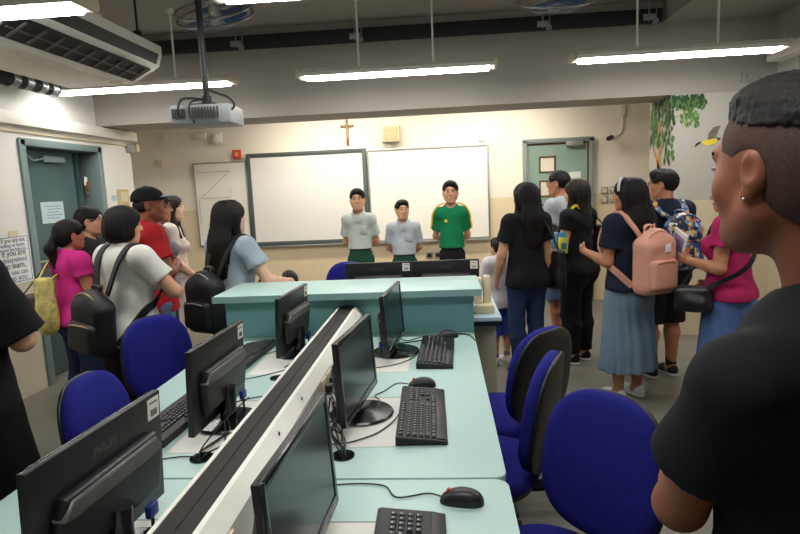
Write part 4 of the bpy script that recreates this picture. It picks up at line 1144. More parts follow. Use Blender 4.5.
        if glasses:
            m = MB()
            for x in (-1, 1):
                m.tube([P(x * .033 + .024 * math.cos(t), .1005 - .010 * (abs(math.cos(t)) if math.cos(t) * x > 0 else 0), .009 + .018 * math.sin(t)) for t in np.linspace(0, 2 * math.pi, 20, endpoint=False)], .0016 * z, 6, True)
                m.tube([P(x * .057, .094, .013), P(x * .080, .030, .014), P(x * .084, -.015, .008)], .0016 * z, 6)
            m.tube([P(-.009, .1015, .012), P(0, .104, .015), P(.009, .1015, .012)], .0016 * z, 6)
            m.build('glasses', M_GLOSS, root)

def person(name, label, loc, h, rot, parts, body, skinm, res=.008, fine=None, group=None):
    root = thing('person', label, 'person', loc, math.radians(rot), group)
    f = SDF()
    body.torso(f, -.012); body.legs(f, -.002 if parts.get('trousers') else 0, .02, True, -.014)
    for s_ in (-1, 1): body.upper_arm(f, s_); body.forearm(f, s_); body.hand(f, s_)
    body.head(f)
    link('body', f.mesh('body', res, fine), skinm, root)
    return root
def shirt(root, B, m, hem=.52, sleeve=.55, inf=.012, loose=.012, flare=.010, neck=.050, res=.009, seed=0, amp=.0035, drape=0.0, name='shirt', vneck=False, forearm=False):
    f = SDF(); h = B.H
    B.torso(f, inf)
    f.cone((0, 0, (hem - .01) * h), (0, 0, .64 * h), .090 * h * B.b + inf + loose, .080 * h * B.b + inf, .04, .76)
    for s_ in (-1, 1):
        B.upper_arm(f, s_, inf, sleeve, .03, flare)
        if forearm: B.forearm(f, s_, inf)
    if hem < .54:
        for s_ in (-1, 1): f.ell((s_ * .048 * h, -.034 * h, .505 * h), np.array((.054, .050, .057)) * h * B.b + inf + .006, k=.05)
    f.disp(folds(amp, 1.0, seed))
    zc = hem * h
    f.cut(lambda P: zc - P[..., 2])
    f.cone((0, .002 * h, .835 * h), (0, .020 * h, .90 * h), neck * .62 * h / .85, neck * 1.1 * h / .85, .008, mode='sub')
    if vneck: f.cone((0, .055 * h, .795 * h), (0, .05 * h, .86 * h), .004, .03 * h, .008, mode='sub')
    return link(name, f.mesh(name, res), m, root)
def trousers(root, B, m, hem=.06, top=.55, inf=.012, loose=.01, res=.009, seed=1, name='trousers', amp=.003):
    f = SDF(); h = B.H
    f.cone((0, 0, .50 * h), (0, 0, .56 * h), .086 * h * B.b + inf, .082 * h * B.b + inf, .03, .76)
    B.legs(f, inf, .025, False, loose=loose)
    f.disp(folds(amp, 1.1, seed))
    a, c = hem * h, top * h
    f.cut(lambda P: np.maximum(a - P[..., 2], P[..., 2] - c))
    return link(name, f.mesh(name, res), m, root)
def skirt(root, B, m, hem=.25, top=.56, flare=.05, pleat=.008, n=16, res=.009, name='skirt', seed=2):
    f = SDF(); h = B.H
    f.cone((0, 0, hem * h), (0, 0, .50 * h), .10 * h * B.b + flare, .106 * h * B.b, .03, .78)
    f.cone((0, -.008 * h, .48 * h), (0, 0, .56 * h), .106 * h * B.b, .090 * h * B.b, .04, .82)
    a, c = hem * h, top * h
    def pl(P):
        t = np.clip((c - P[..., 2]) / (c - a), 0, 1)
        an = np.arctan2(P[..., 0], P[..., 1])
        return pleat * t * np.sin(n * an + 2.2 * np.sin(3 * an) + 2.0 * np.sin(P[..., 2] * 5))
    f.disp(pl); f.disp(folds(.002, .8, seed))
    f.cut(lambda P: np.maximum(a - P[..., 2], P[..., 2] - c))
    return link(name, f.mesh(name, res), m, root)
def shoes(root, B, m, sole=None, sock=None, high=0.0):
    g = B.H / 1.7
    for s_ in (-1, 1):
        hp, kn, an = B.leg[s_]; f = SDF(); x, y = an[0], an[1]
        f.ell((x, y - .025 * g, .045 * g), np.array((.036, .045, .048)) * g, k=.02)
        f.ell((x + s_ * .006 * g, y + .085 * g, .030 * g), np.array((.044, .085, .036)) * g, k=.03)
        f.cone((x, y - .02 * g, .05 * g), (x + s_ * .005 * g, y + .09 * g, .035 * g), .036 * g, .036 * g, .02)
        f.cut(lambda P: .012 * g - P[..., 2])
        o = link('shoe', f.mesh('shoe', .007), m, root)
        if sole is not None:
            q = SDF(); q.cone((x, y - .03 * g, .012), (x + s_ * .006 * g, y + .10 * g, .012), .040 * g, .043 * g, .02, .9, ax=(1, 0, 0))
            q.cut(lambda P: np.maximum(.001 - P[..., 2], P[..., 2] - .026 * g))
            link('sole', q.mesh('sole', .006), sole, o)
        if sock is not None:
            q = SDF(); q.cone(an + npv(0, 0, .0), an + (kn - an) * .22, .0245 * B.H, .0255 * B.H, .01, flat=True)
            link('sock', q.mesh('sock', .007), sock, root)
def hair(root, B, m, style, res=.006, seed=0, amp=.0022, part=None):
    f = SDF(); z = B.hs; P = B.hp; R = B.HR
    E = lambda c, r, k=.02, mode='add', rot=None: f.ell(P(*c), np.array(r) * z, R if rot is None else R @ np.array(rot), k * z, mode)
    Cn = lambda a, b, ra, rb, k=.02, mode='add', sy=1.0, ax=None: f.cone(P(*a), P(*b), ra * z, rb * z, k * z, sy, mode, ax=None if ax is None else R @ npv(*ax))
    if style == 'short':
        E((0, -.012, .042), (.083, .103, .085)); E((0, -.03, .02), (.081, .088, .085)); E((0, .045, .088), (.06, .05, .035), .03)
        E((.012, .108, -.012), (.075, .062, .085), .016, 'sub'); E((0, .105, -.03), (.09, .058, .07), .016, 'sub'); E((0, .03, -.10), (.12, .11, .085), .012, 'sub'); E((0, -.08, -.13), (.1, .1, .055), .012, 'sub')
        for x in (-1, 1): E((x * .085, .008, -.01), (.022, .034, .038), .01, 'sub')
    elif style == 'crop':
        E((0, -.012, .040), (.079, .100, .083)); E((0, -.03, .02), (.077, .084, .08))
        E((0, .108, -.012), (.085, .060, .080), .012, 'sub'); E((0, .03, -.10), (.12, .11, .085), .012, 'sub'); E((0, -.08, -.13), (.1, .1, .06), .012, 'sub')
        for x in (-1, 1): E((x * .085, .008, -.01), (.022, .034, .04), .01, 'sub')
    elif style == 'cap':
        E((0, -.03, .0), (.079, .085, .07)); E((0, .06, -.0), (.12, .075, .14), .012, 'sub'); E((0, 0, -.11), (.12, .14, .085), .012, 'sub')
        for x in (-1, 1): E((x * .085, .0, -.01), (.022, .026, .038), .01, 'sub')
    elif style == 'bob':
        E((0, -.012, .040), (.090, .112, .092)); E((0, -.035, -.025), (.097, .098, .09), .04); E((0, -.028, -.062), (.092, .088, .052), .03)
        E((0, .112, -.035), (.066, .075, .098), .012, 'sub'); E((0, .02, -.165), (.2, .2, .062), .008, 'sub')
    else:
        E((0, -.012, .040), (.086, .108, .089)); E((0, -.04, -.01), (.088, .085, .09), .04)
        if style == 'long':
            Cn((0, -.078, .02), (0, -.118, -.19), .090, .104, .04, sy=.46); Cn((0, -.112, -.19), (0, -.128, -.36), .104, .080, .04, sy=.36)
            for x in (-1, 1): Cn((x * .072, -.01, .02), (x * .080, -.02, -.15), .022, .028, .03); Cn((x * .080, -.02, -.15), (x * .074, -.05, -.27), .028, .016, .03)
        if style == 'longfront':
            Cn((0, -.072, .02), (0, -.10, -.19), .080, .075, .04, sy=.50)
            for x in (-1, 1): Cn((x * .072, .0, .02), (x * .082, .01, -.14), .022, .028, .03); Cn((x * .082, .01, -.14), (x * .078, .055, -.27), .028, .015, .03)
        if style == 'pony':
            E((0, -.105, -.02), (.028, .028, .03), .02); Cn((0, -.12, -.03), (0.01, -.155, -.10), .030, .040, .02); Cn((0.01, -.155, -.10), (0.02, -.14, -.24), .040, .014, .03)
        if style == 'tied': E((0, -.10, -.03), (.05, .04, .05), .03)
        E((0, .108, -.03), (.062, .068, .095), .012, 'sub')
        if style in ('pony', 'tied'):
            E((0, .04, -.11), (.12, .10, .09), .012, 'sub')
            for x in (-1, 1): E((x * .085, .012, -.012), (.022, .030, .036), .01, 'sub')
    hc = B.hc; st = strands(amp * z, seed)
    f.disp(lambda Q: st((Q - hc) @ R / z))
    return link('hair', f.mesh('hair', res), m, root)

SK1 = skin('warm skin', (206, 156, 124)); SK2 = skin('tan skin', (176, 120, 88)); SK3 = skin('pale skin', (222, 178, 150)); SK4 = skin('deep tan skin', (134, 80, 58))
HB = hair_mat('black hair', (20, 17, 16)); HBR = hair_mat('dark brown hair', (36, 25, 21))
SOLE = mat('white rubber sole', (214, 212, 206), 0.6)
def pants_shoes(root, B, col, shoe=(30, 30, 32), **kw):
    kw.setdefault('top', .52); kw.setdefault('inf', .008)
    trousers(root, B, cloth('trouser %d %d %d' % col, col), **kw)
    shoes(root, B, cloth('shoe %d %d %d' % shoe, shoe), SOLE)

# --- the three boys in front of the boards
def boy(label, x, y, H, col, trcol, headyaw, b, kind, green=False):
    B = Body(H, b=b, child=True, arms=(((.16, -.34, -.95), (-.62, -.42, -.45), (-.9, .05, -.2), (0, -1, 0), .5),) * 2, yaw=headyaw, hs=.625 * H, zs=.79)
    r = person('person', label, (x, y, 0), H, 180, dict(trousers=1), B, SK1, .008)
    if not green:
        sm = cloth('pale school shirt', (184, 194, 186)) if kind == 1 else cloth('pale grey school shirt', (180, 186, 194))
        s = shirt(r, B, sm, hem=.585, sleeve=.70, inf=.008, loose=.010, flare=.020, neck=.045, seed=kind, vneck=True)
        c = MB()
        h = H
        for sx in (-1, 1):
            c.ribbon(smooth_path([(sx * .004 * h, .070 * h, .775 * h), (sx * .028 * h, .060 * h, .815 * h), (sx * .040 * h, .022 * h, .838 * h), (sx * .034 * h, -.028 * h, .850 * h), (0, -.042 * h, .850 * h)]),
                     [(sx * .3, .9, .2)] * 7 + [(sx * .9, .4, .3)] * 6 + [(sx * .6, -.7, .3)] * 5 + [(sx * .2, -1, .2)] * 7, .022 * h, .006)
        c.build('collar', sm, r)
        MB().box((-.036 * h, (.088 * b * .74) * h + .009, .715 * h), (.05 * h, .010, .055 * h), rot=RX(-.1), bev=.004).build('breast_pocket', sm, r)
        bt = MB()
        for k in range(4): bt.sph((0, (.090 * b * .74 - .001 * k) * h + .012, (.75 - .045 * k) * h), .005, 8, 6)
        bt.build('buttons', M_WHITEP, r)
        bel = SDF(); bel.cone((0, 0, .57 * h), (0, 0, .60 * h), .090 * h * b + .010, .088 * h * b + .010, .01, .78); zz = .578 * h, .596 * h
        bel.cut(lambda P: np.maximum(zz[0] - P[..., 2], P[..., 2] - zz[1])); link('belt', bel.mesh('belt', .007), M_BLACK, r)
        pants_shoes(r, B, trcol, hem=.06, top=.585, inf=.016)
    else:
        sm = cloth('green sports shirt', (22, 122, 78)); ym = cloth('yellow sleeve stripe', (226, 190, 60))
        shirt(r, B, sm, hem=.555, sleeve=.70, inf=.008, loose=.016, flare=.020, neck=.044, seed=8)
        for sx in (-1, 1):
            S_, E_, W_, *_ = B.arm[sx]; d = E_ - S_
            for off in (-.016, .016):
                u = npv(sx * .92, .38, 0); pts = [npv(sx * .045 * H, .014 + off, .850 * H), npv(sx * .068 * H, .012 + off, .843 * H), S_ + npv(sx * .016 * H, .012 + off, .036 * H), S_ + d * .10 + u * .043 * H + npv(0, off, .008), S_ + d * .35 + u * .041 * H + npv(0, off, 0), S_ + d * .66 + u * .043 * H + npv(0, off, 0)]
                MB().ribbon(smooth_path(pts), [(sx * .2, .3, 1)] * 14 + [(sx * .9, .4, .2)] * 17, .012, .014).build('sleeve_stripe', ym, r)
        MB().box((.035 * H, .088 * b * .74 * H + .008, .735 * H), (.03, .012, .03), bev=.003).build('chest_emblem', ym, r)
        tm = cloth('black sports trousers', (24, 26, 26))
        trousers(r, B, tm, hem=.06, top=.57, inf=.010, loose=.014); shoes(r, B, cloth('shoe 30 30 32', (30, 30, 32)), SOLE)
        for sx in (-1, 1):
            hp, kn, an = B.leg[sx]
            MB().ribbon(smooth_path([hp + npv(sx * .077 * H, .01, .02 * H), (hp + kn) / 2 + npv(sx * .068 * H, .01, 0), kn + npv(sx * .055 * H, 0, 0), an + npv(sx * .05 * H, 0, .03)]), [(sx, 0, 0)] * 19, .014, .008).build('side_stripe', ym, r)
    hair(r, B, HB, 'short', .006, kind, .002)
    B.face_parts(r, HB, smile=True)
    return r
boy('boy in white school shirt and dark green trousers before the dark framed board edge', -.862, 6.0, 1.522, 0, (34, 72, 54), 4, .79, 1)
boy('shortest boy, in pale grey school shirt, standing in the middle of the three', -.40, 6.0, 1.388, 0, (36, 70, 58), 18, .86, 2)
boy('tallest boy, in green sports shirt with yellow sleeve stripes', .102, 6.0, 1.56, 0, (24, 26, 26), 0, .77, 3, True)

# --- child behind the counter
B = Body(.955, child=True, arms=('down', 'down'), yaw=0, hs=.72)
r = person('person', 'small child behind the teal counter, only the dark hair showing', (-1.10, 4.02, 0), .955, 20, dict(trousers=1), B, SK1, .008)
shirt(r, B, cloth('grey child shirt', (150, 152, 156)), hem=.5, seed=3); pants_shoes(r, B, (44, 48, 66)); hair(r, B, HB, 'short', .006, 4); B.face_parts(r, HB)

# --- left group
NAVYJ = (34, 42, 74)
B = Body(1.60, True, 1.12, arms=('cross', 'cross'), yaw=10)
r = person('person', 'person in loose black top and long black skirt cut off by the left edge', (-1.72, 1.86, 0), 1.60, -16, dict(), B, SK1, .007)
shirt(r, B, cloth('loose black top', (19, 19, 21)), hem=.42, sleeve=.95, inf=.02, loose=.03, flare=.028, seed=4, amp=.005)
skirt(r, B, cloth('long black skirt', (17, 17, 19)), hem=.09, flare=.12, pleat=.012, n=12); shoes(r, B, cloth('shoe 30 30 32', (30, 30, 32)), SOLE)
hair(r, B, HB, 'long', .007, 5); B.face_parts(r, HB, glasses=True)

B = Body(1.40, True, 1.0, arms=('hold', 'low'), yaw=-12)
PINK = person('person', 'woman in magenta top with ponytail and shoulder bags, seen from behind by the door', (-2.47, 3.65, 0), 1.40, -30, dict(trousers=1), B, SK2, .008)
shirt(PINK, B, cloth('magenta top', (196, 44, 128)), hem=.50, sleeve=.45, seed=6); pants_shoes(PINK, B, NAVYJ); hair(PINK, B, HB, 'pony', .006, 6); B.face_parts(PINK, HB); PB = B

B = Body(1.475, True, 1.0, arms=('low', ((.15, .15, -1), (-.2, .85, .35), (-.2, .8, .5), (-.9, -.3, .2), .8)), yaw=0)
r = person('person', 'woman in glasses and dark top facing right behind the ponytailed woman', (-2.62, 4.12, 0), 1.475, -78, dict(trousers=1), B, SK1, .008)
shirt(r, B, cloth('dark patterned top', (46, 42, 44), .5), hem=.50, sleeve=.3, seed=7); pants_shoes(r, B, (40, 40, 48)); hair(r, B, HB, 'tied', .006, 7); B.face_parts(r, HB, glasses=True); GB, GR = B, r

B = Body(1.475, True, 1.14, arms=('low', ((.40, .40, -.75), (-.90, .40, -.05), (-.9, .2, .1), (-.2, -1, 0), .8)), yaw=-22, pitch=-4)
WHT = person('person', 'woman with black bob in white t shirt, seen from behind with black backpack', (-1.79, 3.12, 0), 1.475, -26, dict(trousers=1), B, SK1, .008)
shirt(WHT, B, cloth('white t shirt', (212, 212, 206)), hem=.47, sleeve=.62, loose=.03, flare=.022, seed=9, amp=.005)
skirt(WHT, B, cloth('black skirt', (20, 20, 22)), hem=.10, flare=.08, pleat=.01); shoes(WHT, B, cloth('shoe 30 30 32', (30, 30, 32)), SOLE)
hair(WHT, B, HB, 'bob', .0055, 9, .0016); B.face_parts(WHT, HB); WB = B

B = Body(1.585, False, 1.12, arms=('cross', 'cross'), yaw=-8, pitch=3)
r = person('person', 'man in black cap and red t shirt with folded arms, on the left', (-1.965, 3.76, 0), 1.585, -58, dict(trousers=1), B, SK4, .008)
shirt(r, B, cloth('red t shirt', (168, 34, 42)), hem=.47, sleeve=.66, loose=.02, flare=.018, seed=10, amp=.004); pants_shoes(r, B, (96, 116, 146)); hair(r, B, HB, 'cap', .006, 10); B.face_parts(r, HB)
def cap(root, B):
    z = B.hs; P = B.hp; R = B.HR; cm = cloth('black cap cloth', (24, 25, 28))
    f = SDF(); f.ell(P(0, -.012, .045), np.array((.090, .112, .090)) * z, R, .01)
    hc = B.hc; f.cut(lambda Q: -(((Q - hc) @ R)[..., 2] / z - .030)); f.ell(P(0, -.012, .036), np.array((.083, .105, .082)) * z, R, .004, 'sub')
    o = link('cap', f.mesh('cap', .006), cm, root)
    f = SDF(); f.ell(P(0, .095, .034), np.array((.078, .090, .03)) * z, R @ np.array(RX(.04)), .01)
    f.ell(P(0, .085, .022), np.array((.095, .12, .03)) * z, R @ np.array(RX(.04)), .006, 'sub'); f.ell(P(0, -.012, .03), np.array((.084, .107, .08)) * z, R, .006, 'sub')
    link('cap_brim', f.mesh('cap_brim', .0045), mat('dark grey brim', (52, 54, 60), .5), o)
    MB().sph(P(0, -.012, .135), .006, 8, 6).build('cap_button', cm, o)
cap(r, B)

B = Body(1.55, True, 1.0, arms=('down', 'down'), yaw=-6)
r = person('person', 'person in glasses half hidden between the black cap and the long haired girl', (-2.19, 4.32, 0), 1.55, -62, dict(trousers=1), B, SK2, .008)
shirt(r, B, cloth('grey top', (120, 120, 124)), seed=11); pants_shoes(r, B, (50, 52, 60)); hair(r, B, HB, 'tied', .006, 11); B.face_parts(r, HB, glasses=True)

B = Body(1.535, True, .92, arms=('down', 'low'), yaw=-4, pitch=2)
r = person('person', 'girl with long dark hair in pale dress and lanyard, facing right', (-2.28, 4.74, 0), 1.535, -70, dict(), B, SK3, .008)
DRS = cloth('pale striped dress', (206, 190, 182), .12)
shirt(r, B, DRS, hem=.54, sleeve=.5, seed=12, name='dress_top'); skirt(r, B, DRS, hem=.27, flare=.04, name='dress_skirt'); shoes(r, B, cloth('shoe 210 205 200', (210, 205, 200)), SOLE)
hair(r, B, HBR, 'longfront', .006, 12); B.face_parts(r, HBR)
MB().ribbon(smooth_path([(-.06, .03, 1.305), (-.05, .10, 1.22), (-.01, .115, 1.08), (0, .115, 1.04), (.01, .115, 1.08), (.05, .10, 1.22), (.06, .03, 1.305)]), [(0, 1, .2)] * 37, .012, .003).build('lanyard', mat('blue grey lanyard', (110, 116, 140), .7), r)

B = Body(1.48, True, 1.0, arms=('low', ((.42, .22, -.86), (-.25, .85, -.12), (-.4, .9, 0), (0, 0, -1), .4)), yaw=-8)
GREY = person('person', 'long haired woman in grey blue t shirt leaning at the left end of the counter', (-1.31, 3.50, 0), 1.48, -28, dict(trousers=1), B, SK3, .008)
shirt(GREY, B, cloth('grey blue t shirt', (158, 172, 184)), hem=.47, sleeve=.55, seed=13, flare=.018, loose=.02); pants_shoes(GREY, B, (40, 44, 60)); hair(GREY, B, HB, 'long', .006, 13); B.face_parts(GREY, HB); GYB = B

# --- right group
B = Body(1.505, True, 1.0, arms=(((.20, .18, -1), (-.05, .45, -.85), (0, .4, -.9), (-1, 0, 0), .6), 'down'), yaw=6)
BLK = person('person', 'long haired woman in black t shirt and jeans, seen from behind right of the counter', (.64, 4.45, 0), 1.505, 24, dict(trousers=1), B, SK1, .008)
shirt(BLK, B, cloth('black t shirt', (24, 25, 28)), hem=.475, sleeve=.6, seed=14, loose=.03, flare=.02); pants_shoes(BLK, B, (38, 54, 88), (60, 60, 64), inf=.008, loose=.004); hair(BLK, B, HB, 'long', .006, 14); B.face_parts(BLK, HB); BKB = B

B = Body(1.07, child=True, arms=(((.2, .3, -.9), (-.2, .9, -.2), (-.2, .9, 0), (-1, 0, 0), .6), 'low'), yaw=0, hs=.74)
r = person('person', 'small child in white top and blue shorts beside the woman in jeans', (.465, 4.76, 0), 1.07, 30, dict(), B, SK1, .008)
shirt(r, B, cloth('white child top', (214, 210, 214)), hem=.46, sleeve=.98, seed=15, loose=.03, flare=.02, forearm=True)
trousers(r, B, cloth('royal blue shorts', (46, 68, 138)), hem=.24, top=.53, inf=.02, loose=.02, name='shorts'); shoes(r, B, cloth('shoe 206 208 212', (206, 208, 212)), SOLE, cloth('grey sock', (90, 104, 130)))
hair(r, B, HB, 'short', .006, 15); B.face_parts(r, HB)

B = Body(1.60, False, 1.0, arms=('low', 'low'), yaw=6)
r = person('person', 'man in glasses and pale grey t shirt in front of the green door', (1.06, 5.25, 0), 1.60, 52, dict(trousers=1), B, SK2, .008)
shirt(r, B, cloth('pale grey t shirt', (166, 170, 176)), hem=.48, sleeve=.6, seed=16, loose=.02, flare=.02); trousers(r, B, cloth('faded denim shorts', (86, 104, 136)), hem=.28, loose=.02, name='shorts'); shoes(r, B, cloth('shoe 30 30 32', (30, 30, 32)), SOLE)
hair(r, B, HB, 'crop', .006, 16); B.face_parts(r, HB, glasses=True)

B = Body(1.51, True, 1.0, arms=('low', 'low'), yaw=6)
BOT = person('person', 'woman all in black wearing a yellow strapped bottle, facing left', (1.10, 4.76, 0), 1.51, 44, dict(trousers=1), B, SK1, .008)
shirt(BOT, B, cloth('black top', (22, 22, 25)), hem=.50, sleeve=.4, seed=17); pants_shoes(BOT, B, (22, 22, 26), (28, 28, 30), inf=.014, loose=.012); hair(BOT, B, HBR, 'longfront', .006, 17); B.face_parts(BOT, HBR); BTB = B

B = Body(1.505, True, 1.02, arms=(((.10, .10, -1), (-.05, .95, .22), (-.1, .9, .2), (-.9, -.2, .2), 1.0), 'down'), yaw=24)
SKT = person('person', 'woman in navy t shirt and long blue grey skirt with a white hairband', (1.24, 3.92, 0), 1.505, 28, dict(), B, SK2, .008)
shirt(SKT, B, cloth('navy t shirt', (26, 32, 50)), hem=.51, sleeve=.62, seed=18, loose=.02, flare=.02)
skirt(SKT, B, cloth('blue grey skirt', (106, 128, 148)), hem=.14, flare=.055, pleat=.012, n=14); shoes(SKT, B, cloth('shoe 206 208 212', (206, 208, 212)), SOLE)
hair(SKT, B, HB, 'long', .006, 18); B.face_parts(SKT, HB); SKB = B
z = B.hs
MB().ribbon([B.hp(.088 * math.cos(t), .03, .042 + .092 * math.sin(t)) for t in np.linspace(-.1, math.pi + .1, 24)], [B.HR @ npv(math.cos(t), 0, math.sin(t)) for t in np.linspace(-.1, math.pi + .1, 24)], .016, .008).build('hairband', mat('pale hairband', (190, 190, 200), .5), SKT)

B = Body(1.56, False, 1.06, arms=('low', 'low'), yaw=42)
MAN = person('person', 'man in glasses, navy t shirt and dark shorts left of the painted tree', (1.625, 4.36, 0), 1.56, 16, dict(), B, SK2, .008)
shirt(MAN, B, cloth('dark navy t shirt', (30, 38, 56)), hem=.48, sleeve=.62, seed=19, loose=.02, flare=.02); trousers(MAN, B, cloth('black shorts', (28, 28, 30)), hem=.27, inf=.018, loose=.022, name='shorts')
shoes(MAN, B, cloth('shoe 46 46 50', (46, 46, 50)), SOLE, cloth('black sock', (26, 26, 28))); hair(MAN, B, HB, 'short', .006, 19); B.face_parts(MAN, HB, glasses=True); MNB = B

B = Body(1.49, True, 1.08, arms=(((.16, .05, -1), (-.40, .85, .10), (-.3, .9, .2), (-.9, -.2, .2), .9), 'low'), yaw=20)
MAG = person('person', 'woman in crimson top and blue skirt holding papers, behind the foreground man', (1.745, 3.62, 0), 1.49, 50, dict(), B, SK2, .008)
shirt(MAG, B, cloth('crimson top', (158, 32, 84)), hem=.50, sleeve=.5, seed=20, loose=.02, flare=.02); skirt(MAG, B, cloth('blue denim skirt', (74, 98, 146)), hem=.22, flare=.05); shoes(MAG, B, cloth('shoe 30 30 32', (30, 30, 32)), SOLE)
hair(MAG, B, HB, 'tied', .006, 20); B.face_parts(MAG, HB); MGB = B

# --- foreground man
H = 1.575
B = Body(H, False, 1.08, zs=.768, arms=(((-.04, .43, -.88), (-.80, .60, .10), (-.85, .4, .2), (-.1, -1, -.2), .8), ((.20, .26, -.92), (-.90, .42, .16), (-.85, .1, .3), (-.1, -1, -.2), .7)), yaw=0, pitch=-2, hs=1.06)
B.hc = B.hc + npv(-.046, .026, .062); B.ear = .82
FG = person('person', 'man in black t shirt with undercut hair and bead necklace, large in the right foreground', (.57, .88, 0), H, 24, dict(trousers=1), B, SK4, .008, fine=(B.hc - .15, B.hc + .14, .0034))
shirt(FG, B, cloth('washed black t shirt', (20, 22, 26)), hem=.47, sleeve=.60, inf=.012, loose=.02, flare=.022, neck=.052, res=.0065, seed=21, amp=.004)
pants_shoes(FG, B, (44, 46, 54)); B.face_parts(FG, HB, brow=True)
def undercut(root, B):
    z = B.hs; P = B.hp; R = B.HR
    f = SDF(); E = lambda c, r, k=.015, mode='add': f.ell(P(*c), np.array(r) * z, R, k * z, mode)
    E((0, -.022, .050), (.0765, .093, .078)); E((0, .018, .100), (.050, .050, .026), .03)
    E((0, .114, .006), (.09, .062, .10), .014, 'sub')
    hc = B.hc; f.cut(lambda Q: -(((Q - hc) @ R)[..., 2] / z - .062 - .16 * np.clip(((Q - hc) @ R)[..., 1] / z, -.12, .0)))
    st = strands(.0009, 3); rs = np.random.RandomState(2)
    f.disp(lambda Q: st((Q - hc) @ R / z) + .0012 * np.sin(310 * Q[..., 0]) * np.sin(290 * Q[..., 2]))
    link('hair', f.mesh('hair', .0038), HB, root)
    # clipped sides: a very thin shell of stubble over the scalp
    m = mat('clipped hair', (62, 38, 28), .75, var=.35, scale=160, bump=.25, bscale=600)
    g = SDF(); g.ell(P(0, -.012, .035), np.array((.0768, .0972, .0815)) * z, R, .01); g.ell(P(0, -.035, -.01), np.array((.0715, .079, .085)) * z, R, .03)
    g.ell(P(0, .104, .0), np.array((.085, .062, .10)) * z, R, .012 * z, 'sub'); g.ell(P(0, .05, -.105), np.array((.12, .11, .085)) * z, R, .012 * z, 'sub'); g.ell(P(0, -.075, -.145), np.array((.1, .1, .055)) * z, R, .012 * z, 'sub')
    for x in (-1, 1): g.ell(P(x * .085, .004, -.012), np.array((.024, .034, .042)) * z, R, .008, 'sub')
    link('clipped_hair', g.mesh('clipped_hair', .0038), m, root)
undercut(FG, B)
n = MB()
for k in range(64):
    t = 2 * math.pi * k / 64
    y_ = -.006 * H - .066 * math.cos(t); z_ = 1.368 - .030 * (1 - math.cos(t))
    n.sph((.068 * math.sin(t), y_ , z_ + .012), .0042, 8, 6)
o = n.build('bead_necklace', M_SILVER, FG)
MB().sph(B.hp(-.083, -.004, -.036), .0026, 8, 6).build('ear_stud', M_SILVER, FG)

# ------------------------------------------------------------------ bags and things people carry
BAGB = mat('black nylon', (20, 21, 25), .55, var=.1, scale=30, bump=.1, bscale=80)
def backpack(label, root, B, mt, size=(.27, .13, .36), z=.60, side=0.0, straps=(-1, 1), ymore=0.0, zipm=None, tag_patch=False, x=0.0, tilt=0.0):
    """hangs at the back of the wearer, laid out in the wearer's frame"""
    h = B.H; a = root.rotation_euler.z
    W, D, Ht = size; yb = -.078 * h * B.b - D / 2 - .02 - ymore; zc = z * h
    t = thing('backpack', label, 'backpack', root.location, a)
    f = SDF(); R = np.array(RY(tilt))
    f.box((x, yb, zc - Ht * .06), (W, D, Ht * .86), .05, R, .03); f.ell((x + math.sin(tilt) * Ht * .3, yb, zc + Ht * .28), (W * .44, D * .48, Ht * .24), R, .04)
    f.disp(folds(.004, 1.2, 31)); link('main_compartment', f.mesh('main_compartment', .008), mt, t)
    f = SDF(); f.box((x, yb - D * .48, zc - Ht * .18), (W * .80, D * .5, Ht * .46), .03, R, .02); f.disp(folds(.003, 1.3, 32)); p = link('front_pocket', f.mesh('front_pocket', .008), mt, t)
    zm = zipm or M_GREYP
    MB().tube(smooth_path([(x - W * .38, yb - D * .55, zc - Ht * .05), (x - W * .2, yb - D * .74, zc + Ht * .02), (x + W * .2, yb - D * .74, zc + Ht * .02), (x + W * .38, yb - D * .55, zc - Ht * .05)]), .004, 6).build('zip', zm, p)
    MB().tube(smooth_path([(x - W * .47, yb - D * .1, zc + Ht * .05), (x - W * .36, yb - D * .28, zc + Ht * .36), (x, yb - D * .3, zc + Ht * .48), (x + W * .36, yb - D * .28, zc + Ht * .36), (x + W * .47, yb - D * .1, zc + Ht * .05)]), .004, 6).build('zip', zm, t)
    MB().ribbon(smooth_path([(x - .035, yb + D * .35, zc + Ht * .44), (x - .03, yb + D * .3, zc + Ht * .55), (x + .03, yb + D * .3, zc + Ht * .55), (x + .035, yb + D * .35, zc + Ht * .44)]), [(0, -.4, 1)] * 19, .02, .006).build('top_handle', mt, t)
    for s in straps:
        r_ = .045 * h; sh = B.sw * .66 * s
        pts = [(x + s * .05, yb + D * .5, zc + Ht * .40), (sh * .9, -.055 * h - .018, B.zs - .002 * h), (sh, -.005, B.zs + .038 * h + .016), (sh * 1.08, .055 * h + .02, B.zs - .005 * h), (sh * 1.22, .075 * h + .028, .70 * h), (sh * 1.55, .035 * h, .63 * h), (s * (.098 * h * B.b + .012), -.03 * h, .60 * h), (x + s * W * .42, yb + D * .45, zc - Ht * .36)]
        nr = [(0, -.7, .7), (0, -.6, .8), (0, 0, 1), (0, .8, .6), (0, 1, 0), (s * .6, .8, 0), (s, 0, 0), (s, -.2, 0)]
        sp = smooth_path(pts, 6); nn = [npv(*nr[min(i // 6, 7)]) * (1 - (i % 6) / 6) + npv(*nr[min(i // 6 + 1, 7)]) * ((i % 6) / 6) for i in range(len(sp))]
        MB().ribbon(sp, nn, .042, .012).build('shoulder_strap', mt, t)
    if tag_patch: MB().box((x + W * .12, yb - D * .52, zc + Ht * .22), (.05, .012, .055), bev=.003).build('sewn_patch', M_WHITEP, t)
    return t
backpack('black backpack with gold zips low on the back of the woman in white', WHT, WB, BAGB, (.27, .13, .36), .575, zipm=mat('gold zip', (190, 160, 110), .35, metal=.6), x=-.02, tilt=.12)
